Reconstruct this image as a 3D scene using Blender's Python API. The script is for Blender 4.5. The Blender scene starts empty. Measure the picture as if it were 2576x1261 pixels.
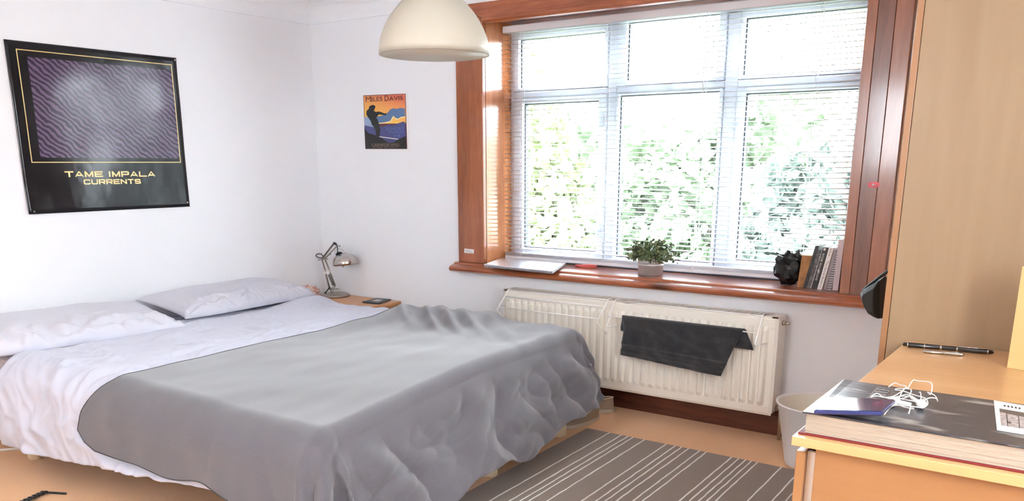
import bpy, bmesh, math, random
import numpy as np
from mathutils import Vector, Matrix, noise as mnoise

random.seed(7)
rng = np.random.RandomState(11)
SC = bpy.context.scene
COL = SC.collection
PI = math.pi

# ------------------------------------------------------------------ camera
# the photograph is the upper part of a 4:3 frame, so the lens is shifted
CAM = Vector((4.5, -4.129, 1.339))
YAW, PITCH, FPX, PX0, PY0 = math.radians(34.94), math.radians(14.69), 2130.0, 1288.0, 966.0
cd = bpy.data.cameras.new('camera')
cam = bpy.data.objects.new('camera', cd)
COL.objects.link(cam)
cam.location = CAM
cam.rotation_euler = (PI / 2 - PITCH, 0, YAW)
cd.sensor_fit = 'HORIZONTAL'
cd.sensor_width = 36.0
cd.lens = FPX / 2576 * 36
cd.shift_y = (PY0 - 630.5) / 2576
cd.clip_start = 0.05
cd.clip_end = 200
SC.camera = cam

# ------------------------------------------------------------------ sky, exposure
w = bpy.data.worlds.new('sky')
SC.world = w
w.use_nodes = True
bg = w.node_tree.nodes['Background']
bg.inputs[0].default_value = (0.88, 0.94, 1.0, 1)
bg.inputs[1].default_value = 9.0
SC.view_settings.view_transform = 'Standard'
SC.view_settings.look = 'None'
SC.view_settings.exposure = 2.15
SC.view_settings.gamma = 1.0
SC.view_settings.use_curve_mapping = False
SC.cycles.use_denoising = True
SC.cycles.max_bounces = 14
SC.cycles.diffuse_bounces = 8
SC.cycles.glossy_bounces = 4
SC.cycles.transparent_max_bounces = 24
SC.cycles.sample_clamp_indirect = 12
SC.cycles.caustics_reflective = False
SC.cycles.caustics_refractive = False

# ------------------------------------------------------------------ materials
def srgb(r, g, b):
    f = lambda c: c / 12.92 if c <= 0.04045 else ((c + 0.055) / 1.055) ** 2.4
    return (f(r / 255), f(g / 255), f(b / 255), 1)

def mat(name, col, rough=0.5, metal=0.0, spec=0.5, coat=0.0, sheen=0.0, noise=None, bump=None, stretch=(1, 1, 1), coat_rough=0.08):
    """noise = (scale, second colour, low, high); bump = (scale, strength, distance)"""
    m = bpy.data.materials.new(name)
    m.use_nodes = True
    nt = m.node_tree
    p = nt.nodes['Principled BSDF']
    p.inputs['Base Color'].default_value = col
    p.inputs['Roughness'].default_value = rough
    p.inputs['Metallic'].default_value = metal
    p.inputs['Specular IOR Level'].default_value = spec
    p.inputs['Coat Weight'].default_value = coat
    p.inputs['Coat Roughness'].default_value = coat_rough
    p.inputs['Sheen Weight'].default_value = sheen
    if noise or bump:
        tc = nt.nodes.new('ShaderNodeTexCoord')
        mp = nt.nodes.new('ShaderNodeMapping')
        mp.inputs['Scale'].default_value = stretch
        nt.links.new(tc.outputs['Object'], mp.inputs['Vector'])
    if noise:
        n = nt.nodes.new('ShaderNodeTexNoise')
        n.inputs['Scale'].default_value = noise[0]
        n.inputs['Detail'].default_value = 5
        nt.links.new(mp.outputs[0], n.inputs['Vector'])
        r = nt.nodes.new('ShaderNodeValToRGB')
        r.color_ramp.elements[0].position = noise[2]
        r.color_ramp.elements[1].position = noise[3]
        r.color_ramp.elements[0].color = col
        r.color_ramp.elements[1].color = noise[1]
        nt.links.new(n.outputs['Fac'], r.inputs[0])
        nt.links.new(r.outputs[0], p.inputs['Base Color'])
    if bump:
        n = nt.nodes.new('ShaderNodeTexNoise')
        n.inputs['Scale'].default_value = bump[0]
        n.inputs['Detail'].default_value = 4
        nt.links.new(mp.outputs[0], n.inputs['Vector'])
        b = nt.nodes.new('ShaderNodeBump')
        b.inputs['Strength'].default_value = bump[1]
        b.inputs['Distance'].default_value = bump[2]
        nt.links.new(n.outputs['Fac'], b.inputs['Height'])
        nt.links.new(b.outputs[0], p.inputs['Normal'])
        nt.links.new(b.outputs[0], p.inputs['Coat Normal'])
    return m

def wood(name, light, dark, axis='z', rough=0.35, coat=0.0, grain=1.0, knots=None, knot_scale=1.6):
    """varnished or veneered wood: stretched grain bands, optional dark knots"""
    m = bpy.data.materials.new(name)
    m.use_nodes = True
    nt = m.node_tree
    L = nt.links.new
    N = nt.nodes.new
    p = nt.nodes['Principled BSDF']
    p.inputs['Roughness'].default_value = rough
    p.inputs['Coat Weight'].default_value = coat
    p.inputs['Coat Roughness'].default_value = 0.12
    tc = N('ShaderNodeTexCoord')
    mp = N('ShaderNodeMapping')
    s = [9.0, 9.0, 9.0]
    s['xyz'.index(axis)] = 0.9
    mp.inputs['Scale'].default_value = [v * grain for v in s]
    L(tc.outputs['Object'], mp.inputs['Vector'])
    n1 = N('ShaderNodeTexNoise')
    n1.inputs['Scale'].default_value = 1.6
    n1.inputs['Detail'].default_value = 6
    n1.inputs['Distortion'].default_value = 0.9
    L(mp.outputs[0], n1.inputs['Vector'])
    n2 = N('ShaderNodeTexNoise')
    n2.inputs['Scale'].default_value = 11
    n2.inputs['Detail'].default_value = 3
    L(mp.outputs[0], n2.inputs['Vector'])
    ad = N('ShaderNodeMath'); ad.operation = 'MULTIPLY_ADD'
    L(n2.outputs['Fac'], ad.inputs[0]); ad.inputs[1].default_value = 0.45
    L(n1.outputs['Fac'], ad.inputs[2])
    r = N('ShaderNodeValToRGB')
    r.color_ramp.elements[0].position = 0.52
    r.color_ramp.elements[1].position = 0.92
    r.color_ramp.elements[0].color = light
    r.color_ramp.elements[1].color = dark
    L(ad.outputs[0], r.inputs[0])
    out = r.outputs[0]
    if knots:
        mk = N('ShaderNodeMapping')
        k = [1.0, 1.0, 1.0]
        k['xyz'.index(axis)] = 0.55
        mk.inputs['Scale'].default_value = k
        L(tc.outputs['Object'], mk.inputs['Vector'])
        v = N('ShaderNodeTexVoronoi')
        v.inputs['Scale'].default_value = knot_scale * 3.2
        L(mk.outputs[0], v.inputs['Vector'])
        kr = N('ShaderNodeValToRGB')
        kr.color_ramp.elements[0].position = 0.05
        kr.color_ramp.elements[1].position = 0.19
        kr.color_ramp.elements[0].color = (1, 1, 1, 1)
        kr.color_ramp.elements[1].color = (0, 0, 0, 1)
        L(v.outputs['Distance'], kr.inputs[0])
        mx = N('ShaderNodeMix'); mx.data_type = 'RGBA'
        L(kr.outputs[0], mx.inputs[0])
        L(out, mx.inputs[6]); mx.inputs[7].default_value = knots
        out = mx.outputs[2]
    L(out, p.inputs['Base Color'])
    b = N('ShaderNodeBump'); b.inputs['Strength'].default_value = 0.06; b.inputs['Distance'].default_value = 0.002
    L(n2.outputs['Fac'], b.inputs['Height']); L(b.outputs[0], p.inputs['Normal'])
    return m

def glass_mat(name):
    m = bpy.data.materials.new(name)
    m.use_nodes = True
    nt = m.node_tree
    nt.nodes.remove(nt.nodes['Principled BSDF'])
    t = nt.nodes.new('ShaderNodeBsdfTransparent'); t.inputs[0].default_value = (0.96, 0.98, 0.98, 1)
    g = nt.nodes.new('ShaderNodeBsdfGlossy'); g.inputs['Roughness'].default_value = 0.02
    lw_ = nt.nodes.new('ShaderNodeLayerWeight'); lw_.inputs[0].default_value = 0.5
    pw = nt.nodes.new('ShaderNodeMath'); pw.operation = 'POWER'; pw.inputs[1].default_value = 5
    fr = nt.nodes.new('ShaderNodeMath'); fr.operation = 'MULTIPLY_ADD'; fr.inputs[1].default_value = 0.7; fr.inputs[2].default_value = 0.03
    nt.links.new(lw_.outputs['Facing'], pw.inputs[0]); nt.links.new(pw.outputs[0], fr.inputs[0])
    mx = nt.nodes.new('ShaderNodeMixShader')
    nt.links.new(fr.outputs[0], mx.inputs[0]); nt.links.new(t.outputs[0], mx.inputs[1]); nt.links.new(g.outputs[0], mx.inputs[2])
    nt.links.new(mx.outputs[0], nt.nodes['Material Output'].inputs[0])
    return m

def translucent_mat(name, col, amount=0.35, rough=0.4):
    m = mat(name, col, rough)
    nt = m.node_tree
    t = nt.nodes.new('ShaderNodeBsdfTranslucent'); t.inputs[0].default_value = col
    mx = nt.nodes.new('ShaderNodeMixShader'); mx.inputs[0].default_value = amount
    nt.links.new(nt.nodes['Principled BSDF'].outputs[0], mx.inputs[1]); nt.links.new(t.outputs[0], mx.inputs[2])
    nt.links.new(mx.outputs[0], nt.nodes['Material Output'].inputs[0])
    return m

WALL = mat('wall_paint', (0.83, 0.84, 0.865, 1), 0.75, spec=0.25, bump=(3.5, 0.10, 0.01), noise=(1.3, (0.81, 0.82, 0.845, 1), 0.45, 0.75))
CEIL = mat('ceiling_paint', (0.83, 0.84, 0.86, 1), 0.8, spec=0.2, bump=(5, 0.08, 0.01))
CARPET = mat('carpet', srgb(236, 188, 140), 0.95, spec=0.1, sheen=0.2, noise=(260, srgb(230, 176, 128), 0.35, 0.7), bump=(520, 0.5, 0.004))
PINE = wood('varnished_pine', srgb(172, 99, 56), srgb(130, 68, 34), 'z', 0.3, 0.55, 1.0, srgb(72, 36, 22))
PINE_H = wood('varnished_pine_along', srgb(184, 108, 72), srgb(140, 74, 46), 'x', 0.28, 0.6, 1.0, srgb(84, 42, 24), 1.1)
PINE_D = wood('varnished_pine_dark_stave', srgb(142, 84, 58), srgb(112, 62, 42), 'z', 0.3, 0.5, 1.0, srgb(60, 32, 22), 1.3)
PINE_L = wood('varnished_pine_pale_stave', srgb(172, 104, 66), srgb(146, 84, 50), 'z', 0.3, 0.5, 0.8, srgb(96, 46, 30), 1.2)
PINE_REV = wood('varnished_pine_reveal', srgb(206, 140, 92), srgb(170, 104, 62), 'z', 0.16, 0.9, 1.0, srgb(120, 62, 34))
SKIRT = wood('skirting_pine', srgb(112, 62, 44), srgb(72, 36, 26), 'x', 0.35, 0.3, 1.0, srgb(40, 18, 12))
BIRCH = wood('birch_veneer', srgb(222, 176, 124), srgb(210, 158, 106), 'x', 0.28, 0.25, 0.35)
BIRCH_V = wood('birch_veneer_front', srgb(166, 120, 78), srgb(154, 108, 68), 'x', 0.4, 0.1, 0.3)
BIRCH_W = wood('birch_veneer_wardrobe', srgb(164, 138, 106), srgb(154, 126, 94), 'z', 0.42, 0.1, 0.3)
BIRCH_E = wood('birch_edging', srgb(172, 124, 82), srgb(160, 112, 72), 'z', 0.4, 0.1, 0.3)
BEECH = wood('beech_veneer', srgb(212, 158, 104), srgb(198, 140, 86), 'x', 0.35, 0.2, 0.5)
UPVC = mat('white_upvc', (0.52, 0.545, 0.60, 1), 0.3)
GASKET = mat('dark_gasket', srgb(46, 50, 58), 0.6)
GLASS = glass_mat('clear_glass')
SLAT = translucent_mat('white_blind_slat', (0.88, 0.89, 0.92, 1), 0.25, 0.35)
RAIL_G = mat('blind_headrail_enamel', (0.72, 0.73, 0.76, 1), 0.35)
CORD = mat('white_cord', (0.82, 0.83, 0.86, 1), 0.6)
RAD = mat('cream_radiator_enamel', (0.80, 0.755, 0.67, 1), 0.3, coat=0.2)
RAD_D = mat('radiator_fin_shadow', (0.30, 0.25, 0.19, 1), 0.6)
WIRE = mat('white_coated_wire', (0.93, 0.92, 0.90, 1), 0.35)
CHROME = mat('chrome', (0.56, 0.53, 0.50, 1), 0.16, 1.0)
STEEL = mat('brushed_steel', (0.40, 0.365, 0.32, 1), 0.28, 1.0)
BRASSY = mat('valve_metal', (0.70, 0.66, 0.58, 1), 0.3, 1.0)
BLACKP = mat('black_plastic', (0.016, 0.015, 0.016, 1), 0.35)
SHADE = translucent_mat('cream_lampshade', (0.74, 0.70, 0.60, 1), 0.30, 0.35)
COTTON = mat('white_cotton', (0.585, 0.60, 0.70, 1), 0.85, spec=0.15, sheen=0.15, bump=(900, 0.15, 0.0015))
COTTON_P = mat('white_pillow_cotton', (0.61, 0.61, 0.675, 1), 0.85, spec=0.15, sheen=0.15, bump=(900, 0.15, 0.0015))
FLEECE = mat('grey_fleece', srgb(109, 107, 113), 0.95, spec=0.08, sheen=0.45, noise=(420, srgb(97, 96, 101), 0.35, 0.7), bump=(650, 0.35, 0.002))
FLEECE_E = mat('dark_grey_stitching', srgb(72, 73, 78), 0.95)
TOWEL = mat('charcoal_towelling', srgb(44, 44, 48), 1.0, spec=0.05, sheen=0.4, noise=(300, srgb(30, 30, 34), 0.35, 0.7), bump=(420, 0.9, 0.006))
RUG = mat('taupe_rug_weave', srgb(142, 128, 116), 0.95, spec=0.08, sheen=0.2, noise=(330, srgb(126, 112, 101), 0.35, 0.7), bump=(600, 0.4, 0.003))
STITCH = mat('cream_rug_stitch', (0.84, 0.81, 0.77, 1), 0.9)
PAPER = mat('white_paper', (0.84, 0.82, 0.82, 1), 0.6)
ALU = mat('silver_laptop_shell', (0.78, 0.78, 0.82, 1), 0.22, 0.55)
ZINC = mat('zinc_pot', (0.50, 0.48, 0.47, 1), 0.42, 0.45, noise=(14, (0.40, 0.38, 0.37, 1), 0.35, 0.7))
LEAF = mat('plant_leaf', srgb(134, 146, 100), 0.5, noise=(26, srgb(70, 88, 62), 0.38, 0.62))
STEM = mat('plant_stem', srgb(70, 74, 44), 0.6)
BINM = mat('white_bin_enamel', (0.82, 0.81, 0.81, 1), 0.35)
SHOE = mat('taupe_canvas', srgb(140, 122, 104), 0.85, bump=(500, 0.4, 0.002))
SHOE_S = mat('shoe_rubber_sole', srgb(178, 164, 144), 0.6)
SHOE_I = mat('pale_shoe_lining', srgb(214, 196, 166), 0.8)
BAG = mat('black_bin_bag_plastic', (0.006, 0.006, 0.007, 1), 0.3, spec=0.35, bump=(24, 0.5, 0.01))
FABRIC_B = mat('black_nylon', (0.013, 0.014, 0.014, 1), 0.6, bump=(300, 0.2, 0.001))

# ------------------------------------------------------------------ helpers
def off_of(o):
    v = Vector((0, 0, 0))
    while o is not None:
        v += Vector(o.location)
        o = o.parent
    return v

class MB:
    """collects geometry in room coordinates and links it as ONE mesh object"""
    def __init__(s):
        s.v, s.f = [], []
    def add(s, vs, fs):
        b = len(s.v)
        s.v += [tuple(p) for p in vs]
        s.f += [tuple(i + b for i in q) for q in fs]
        return s
    def box(s, x0, x1, y0, y1, z0, z1):
        vs = [(x, y, z) for x in (x0, x1) for y in (y0, y1) for z in (z0, z1)]
        return s.add(vs, [(0, 1, 3, 2), (4, 6, 7, 5), (0, 4, 5, 1), (2, 3, 7, 6), (0, 2, 6, 4), (1, 5, 7, 3)])
    def hexa(s, bot, top):
        return s.add(list(bot) + list(top), [(3, 2, 1, 0), (4, 5, 6, 7), (0, 1, 5, 4), (1, 2, 6, 5), (2, 3, 7, 6), (3, 0, 4, 7)])
    def prism(s, poly, d):
        n = len(poly); d = Vector(d)
        vs = [Vector(p) for p in poly] + [Vector(p) + d for p in poly]
        return s.add(vs, [tuple(range(n - 1, -1, -1)), tuple(range(n, 2 * n))] + [(i, (i + 1) % n, n + (i + 1) % n, n + i) for i in range(n)])
    def tube(s, pts, r, n=8, closed=False, caps=True):
        pts = [Vector(p) for p in pts]; m = len(pts); vs = []
        rr = r if isinstance(r, (list, tuple)) else [r] * m
        up = None
        for i, p in enumerate(pts):
            a = pts[i - 1] if (i > 0 or closed) else p
            b = pts[(i + 1) % m] if (i < m - 1 or closed) else p
            t = (b - a).normalized()
            if up is None:
                up = t.orthogonal().normalized()
            up = (up - t * up.dot(t))
            up = up.normalized() if up.length > 1e-6 else t.orthogonal().normalized()
            sd = t.cross(up)
            for k in range(n):
                an = 2 * PI * k / n
                vs.append(p + (up * math.cos(an) + sd * math.sin(an)) * rr[i])
        fs = []
        for i in range(m if closed else m - 1):
            j = (i + 1) % m
            fs += [(i * n + k, i * n + (k + 1) % n, j * n + (k + 1) % n, j * n + k) for k in range(n)]
        if caps and not closed:
            fs += [tuple(range(n - 1, -1, -1)), tuple((m - 1) * n + k for k in range(n))]
        return s.add(vs, fs)
    def lathe(s, prof, c=(0, 0, 0), n=40, M=None):
        """prof = [(radius, height)...] about the local z axis"""
        c = Vector(c); vs = []
        for r, z in prof:
            for k in range(n):
                a = 2 * PI * k / n
                p = Vector((r * math.cos(a), r * math.sin(a), z))
                vs.append((M @ p if M else p) + c)
        fs = []
        for i in range(len(prof) - 1):
            fs += [(i * n + k, i * n + (k + 1) % n, (i + 1) * n + (k + 1) % n, (i + 1) * n + k) for k in range(n)]
        if prof[0][0] > 1e-5: fs.append(tuple(range(n - 1, -1, -1)))
        if prof[-1][0] > 1e-5: fs.append(tuple((len(prof) - 1) * n + k for k in range(n)))
        return s.add(vs, fs)
    def grid(s, P, flip=False):
        P = np.asarray(P); a, b = P.shape[:2]
        base = len(s.v)
        s.v += [tuple(p) for p in P.reshape(-1, 3)]
        for i in range(a - 1):
            for j in range(b - 1):
                q = (base + i * b + j, base + (i + 1) * b + j, base + (i + 1) * b + j + 1, base + i * b + j + 1)
                s.f.append(q[::-1] if flip else q)
        return s
    def build(s, name, m, parent=None, smooth=False, bevel=0.0, seg=2, auto=True, loc=None):
        me = bpy.data.meshes.new(name)
        if loc is not None:
            o0 = Vector(loc)
        else:
            o0 = off_of(parent)
        me.from_pydata([(p[0] - o0.x, p[1] - o0.y, p[2] - o0.z) for p in s.v], [], s.f)
        bm = bmesh.new(); bm.from_mesh(me)
        bmesh.ops.remove_doubles(bm, verts=bm.verts, dist=1e-6)
        if auto: bmesh.ops.recalc_face_normals(bm, faces=bm.faces)
        bm.to_mesh(me); bm.free()
        if smooth:
            for p in me.polygons: p.use_smooth = True
        me.materials.append(m)
        o = bpy.data.objects.new(name, me)
        COL.objects.link(o)
        if parent is not None: o.parent = parent
        if loc is not None: o.location = loc
        if bevel > 0:
            b = o.modifiers.new('edge', 'BEVEL'); b.width = bevel; b.segments = seg; b.limit_method = 'ANGLE'; b.angle_limit = math.radians(40)
        return o

def tag(o, label, cat, group=None, kind=None):
    o['label'] = label
    o['category'] = cat
    if group: o['group'] = group
    if kind: o['kind'] = kind
    return o
def thing(name, label, cat, loc, group=None):
    o = bpy.data.objects.new(name, None)
    COL.objects.link(o); o.location = loc; o.empty_display_size = 0.05
    return tag(o, label, cat, group)
def structure(o):
    o['kind'] = 'structure'; return o
def stuff(o):
    o['kind'] = 'stuff'; return o
def solidify(o, t, offset=-1):
    m = o.modifiers.new('thickness', 'SOLIDIFY'); m.thickness = t; m.offset = offset; return o

RX = Vector((math.cos(YAW), math.sin(YAW), 0))
FW = Vector((-math.sin(YAW) * math.cos(PITCH), math.cos(YAW) * math.cos(PITCH), -math.sin(PITCH)))
DN = FW.cross(RX)
def ray(x, y):
    return RX * ((x - PX0) / FPX) + DN * ((y - PY0) / FPX) + FW
def atp(x, y, ax, val):
    """a point of the photograph measured back onto the room plane ax = val"""
    d = ray(x, y); return CAM + d * ((val - CAM[ax]) / d[ax])
def atplane(x, y, p, n):
    d = ray(x, y); return CAM + d * ((Vector(p) - CAM).dot(n) / d.dot(n))

def text_mesh(s, size, M, name, m, parent, sx=1.0, align='CENTER', extrude=0.0, offset=0.0, spacing=1.0, width=None):
    cu = bpy.data.curves.new('lettering', 'FONT')
    cu.body = s; cu.size = size; cu.align_x = align; cu.align_y = 'CENTER'; cu.extrude = extrude; cu.offset = offset; cu.space_character = spacing
    cu.resolution_u = 4
    t = bpy.data.objects.new('lettering_curve', cu); COL.objects.link(t)
    dg = bpy.context.evaluated_depsgraph_get()
    me = bpy.data.meshes.new_from_object(t.evaluated_get(dg))
    bpy.data.objects.remove(t); bpy.data.curves.remove(cu)
    o0 = off_of(parent)
    if width:
        xs_ = [v.co.x for v in me.vertices]; sx = width / (max(xs_) - min(xs_))
    me.transform(Matrix.Translation(-o0) @ M @ Matrix.Diagonal((sx, 1, 1, 1)))
    me.materials.clear(); me.materials.append(m)
    o = bpy.data.objects.new(name, me); COL.objects.link(o); o.parent = parent
    return o
def frame_matrix(p, X, Y):
    X = Vector(X).normalized(); Y = Vector(Y).normalized(); Z = X.cross(Y)
    M = Matrix((X, Y, Z)).transposed().to_4x4(); M.translation = p
    return M

# ---- smooth gradient noise on arrays
_perm = rng.permutation(256); _grad = rng.rand(256) * 2 * np.pi
def perlin(x, y):
    xi = np.floor(x).astype(int); yi = np.floor(y).astype(int); xf = x - xi; yf = y - yi
    def g(a, b, dx, dy):
        h = _grad[_perm[(_perm[a & 255] + b) & 255]]; return np.cos(h) * dx + np.sin(h) * dy
    u = xf ** 3 * (xf * (xf * 6 - 15) + 10); v = yf ** 3 * (yf * (yf * 6 - 15) + 10)
    a = g(xi, yi, xf, yf); b = g(xi + 1, yi, xf - 1, yf); c = g(xi, yi + 1, xf, yf - 1); d = g(xi + 1, yi + 1, xf - 1, yf - 1)
    return (a + u * (b - a)) + v * ((c + u * (d - c)) - (a + u * (b - a)))
def ridged(x, y):
    return 1 - np.minimum(1, np.abs(perlin(x, y)) * 2.6)
def crease(x, y, k=0.5):
    """narrow fabric creases running in warped directions"""
    wx = x + k * perlin(x * .7 + 5, y * .7); wy = y + k * perlin(x * .7, y * .7 + 9)
    return ridged(wx, wy) ** 3
def vfold(x, y, k=0.5):
    """sharp V-shaped folds with flat facets between them"""
    wx = x + k * perlin(x * .6 + 5, y * .6); wy = y + k * perlin(x * .6, y * .6 + 9)
    return np.minimum(1, np.abs(perlin(wx, wy)) * 2.4)
def sstep(a, b, x):
    t = np.clip((x - a) / (b - a), 0, 1); return t * t * (3 - 2 * t)
def normals(P):
    du = np.gradient(P, axis=0); dv = np.gradient(P, axis=1)
    n = np.cross(du, dv); return n / (np.linalg.norm(n, axis=-1, keepdims=True) + 1e-12)

# ================================================================== THE ROOM
XR, YB, ZC = 5.35, -5.25, 2.33          # right wall, wall behind the camera, ceiling
WX0, WX1, WZ0, WZ1 = 1.43, 3.50, 0.745, 2.12   # window opening
structure(MB().box(-0.15, XR + .15, YB - .15, 0.35, -0.12, 0.0).build('floor', CARPET))
structure(MB().box(-0.15, XR + .15, YB - .15, 0.35, ZC, ZC + .12).build('ceiling', CEIL))
structure(MB().box(-0.15, 0, YB - .15, 0.35, 0, ZC).build('wall_left', WALL))
b = MB()
b.box(0, WX0, 0, .35, 0, ZC).box(WX1, XR, 0, .35, 0, ZC).box(WX0, WX1, 0, .35, 0, WZ0 - .03).box(WX0, WX1, 0, .35, WZ1 + .03, ZC)
structure(b.build('wall_back', WALL))
# wall behind the camera and right-hand wall, each with a small unseen window added for fill light
BX0, BX1, BZ0, BZ1 = 2.3, 2.95, 1.25, 2.10
b = MB()
b.box(0, BX0, YB - .15, YB, 0, ZC).box(BX1, XR, YB - .15, YB, 0, ZC).box(BX0, BX1, YB - .15, YB, 0, BZ0).box(BX0, BX1, YB - .15, YB, BZ1, ZC)
structure(b.build('wall_front', WALL))
w2 = structure(bpy.data.objects.new('fill_window_2', None)); COL.objects.link(w2); w2.location = (BX0, YB - .08, BZ0)
b = MB(); b.box(BX0, BX1, YB - .11, YB - .05, BZ0, BZ0 + .05).box(BX0, BX1, YB - .11, YB - .05, BZ1 - .05, BZ1)
for x in (BX0, BX1 - .05): b.box(x, x + .05, YB - .11, YB - .05, BZ0, BZ1)
b.build('outer_frame', UPVC, w2)
CY0, CY1, CZ0, CZ1 = -3.6, -2.6, 1.10, 2.0
b = MB()
b.box(XR, XR + .15, YB - .15, CY0, 0, ZC).box(XR, XR + .15, CY1, .35, 0, ZC).box(XR, XR + .15, CY0, CY1, 0, CZ0).box(XR, XR + .15, CY0, CY1, CZ1, ZC)
structure(b.build('wall_right', WALL))
w3 = structure(bpy.data.objects.new('fill_window_3', None)); COL.objects.link(w3); w3.location = (XR + .08, CY0, CZ0)  # added opening out of view, brightens the room from the right
b = MB(); b.box(XR + .05, XR + .11, CY0, CY1, CZ0, CZ0 + .05).box(XR + .05, XR + .11, CY0, CY1, CZ1 - .05, CZ1)
for y in (CY0, CY1 - .05): b.box(XR + .05, XR + .11, y, y + .05, CZ0, CZ1)
b.build('outer_frame', UPVC, w3)

# coving along two walls: quarter-hollow strip with a lower edge
def coving(name, along):
    pr = []
    for k in range(9):
        a = PI / 2 * k / 8
        pr.append((.012 + .105 * (1 - math.cos(a)), 2.206 + .022 + .10 * math.sin(a)))
    pr = [(0, 2.206), (.012, 2.206)] + pr + [(.117, ZC), (0, ZC)]
    b = MB(); n = len(pr)
    if along == 'y':
        b.prism([(d, YB, z) for d, z in pr], (0, -YB, 0))
    else:
        b.prism([(0, -d, z) for d, z in pr], (XR, 0, 0))
    return structure(b.build(name, CEIL))
coving('trim_1', 'y'); coving('trim_2', 'x')
# skirting boards
def skirting(name, p0, p1, inward, m):
    p0 = Vector(p0); d = Vector(p1) - p0; i = Vector(inward)
    pr = [(0, 0), (.022, 0), (.022, .10), (.018, .112), (.010, .124), (.006, .135), (0, .135)]
    return structure(MB().prism([p0 + i * a + Vector((0, 0, z)) for a, z in pr], d).build(name, m))
skirting('baseboard_back', (0, 0, 0), (XR, 0, 0), (0, -1, 0), SKIRT)
skirting('baseboard_left', (0, YB, 0), (0, -.022, 0), (1, 0, 0), SKIRT)

# ------------------------------------------------------------------ the window
win = structure(bpy.data.objects.new('window_1', None)); COL.objects.link(win); win.location = (WX0, 0, WZ0)
MB().prism([(1.236, -.03, .745), (1.43, -.03, .745), (1.43, -.03, 2.12), (1.236, -.03, 2.2)], (0, .03, 0)).build('casing_board', PINE, win, bevel=.004)
MB().prism([(1.238, -.031, 2.203), (1.432, -.031, 2.122), (3.50, -.031, 2.122), (3.69, -.031, 2.203)], (0, .031, 0)).build('casing_board', PINE_H, win, bevel=.004)
for x0, x1, m in ((3.50, 3.545, PINE_L), (3.546, 3.618, PINE_D), (3.619, 3.690, PINE_L)):
    MB().box(x0, x1, -.03, 0, .745, 2.121).build('casing_board', m, win, bevel=.002)
# moulding under the top board
MB().prism([(1.432, -.034, 2.122), (1.432, -.034, 2.108), (1.432, -.022, 2.098), (1.432, .0, 2.094), (1.432, .0, 2.122)], (2.068, 0, 0)).build('casing_moulding', PINE_H, win)
# reveals
MB().box(1.395, 1.432, 0, .30, .745, 2.14).build('reveal_board', PINE_REV, win)
MB().box(3.498, 3.53, 0, .30, .745, 2.14).build('reveal_board', PINE, win)
MB().box(1.40, 3.53, 0, .30, 2.12, 2.15).build('reveal_board', PINE_H, win)
# sill with stepped, rounded nosing
pr = [(.30, .715), (.30, .745), (-.048, .745), (-.056, .742), (-.060, .735), (-.072, .732), (-.090, .729), (-.104, .722), (-.110, .712), (-.106, .701), (-.094, .694), (-.03, .693), (0, .693)]
b = MB(); b.prism([(1.43, y, z) for y, z in pr if y <= .3], (2.07, 0, 0))
pr2 = [(0, .745), (-.048, .745), (-.056, .742), (-.060, .735), (-.072, .732), (-.090, .729), (-.104, .722), (-.110, .712), (-.106, .701), (-.094, .694), (0, .693)]
b.prism([(1.222, y, z) for y, z in pr2], (.208, 0, 0)); b.prism([(3.50, y, z) for y, z in pr2], (.33, 0, 0))
b.build('sill', PINE_H, win)
MB().box(1.434, 3.496, .222, .236, .7455, .7535).build('sill_seal', GASKET, win)
# uPVC frame
def ring(b, x0, x1, z0, z1, g, y0, y1):
    gx0, gx1, gz0, gz1 = g
    b.box(x0, gx0, y0, y1, z0, z1).box(gx1, x1, y0, y1, z0, z1).box(gx0, gx1, y0, y1, z0, gz0).box(gx0, gx1, y0, y1, gz1, z1)
b = MB()
b.box(1.432, 1.457, .25, .33, .745, 2.12).box(3.473, 3.498, .25, .33, .745, 2.12)
b.box(1.457, 3.473, .25, .33, 2.085, 2.12).box(1.457, 3.473, .25, .33, .745, .785)
b.box(2.092, 2.148, .25, .33, .785, 2.085).box(2.768, 2.838, .25, .33, .785, 2.085)
for x0, x1 in ((1.457, 2.092), (2.148, 2.768), (2.838, 3.473)): b.box(x0, x1, .25, .33, 1.705, 1.742)
b.build('outer_frame', UPVC, win, bevel=.004)
panes = [(1.457, 2.092, 1.742, 2.085, (1.492, 2.073, 1.757, 2.036)), (1.457, 2.092, .785, 1.705, (1.519, 2.046, .826, 1.674)),
         (2.148, 2.768, 1.742, 2.085, (2.200, 2.731, 1.770, 2.067)), (2.148, 2.768, .785, 1.705, (2.163, 2.752, .806, 1.695)),
         (2.838, 3.473, 1.742, 2.085, (2.856, 3.440, 1.755, 2.034)), (2.838, 3.473, .785, 1.705, (2.880, 3.434, .832, 1.676))]
for x0, x1, z0, z1, g in panes:
    b = MB(); ring(b, x0 + .002, x1 - .002, z0 + .002, z1 - .002, g, .238, .315)
    sh = b.build('sash', UPVC, win, bevel=.003)
    gx0, gx1, gz0, gz1 = g
    b = MB(); ring(b, gx0, gx1, gz0, gz1, (gx0 + .007, gx1 - .007, gz0 + .005, gz1 - .005), .272, .300)
    b.build('gasket', GASKET, sh)
    MB().box(gx0 + .004, gx1 - .004, .286, .289, gz0 + .003, gz1 - .003).build('pane', GLASS, sh)
for hx, hz in ((2.06, 1.56), (2.06, .955), (2.865, 1.52), (2.865, .965)):
    b = MB(); b.box(hx - .012, hx + .012, .226, .239, hz - .03, hz + .03)
    b.tube([(hx, .232, hz), (hx, .214, hz), (hx + .006, .208, hz - .05), (hx + .006, .210, hz - .085)], [.007, .008, .007, .006], 8)
    b.build('handle', UPVC, win, bevel=.002)
for hx, hz in ((2.065, 2.072), (2.46, 1.735), (2.80, 2.06), (3.23, 2.07)):
    MB().box(hx - .018, hx + .018, .232, .24, hz - .004, hz + .004).build('stay', STEEL, win)

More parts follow.
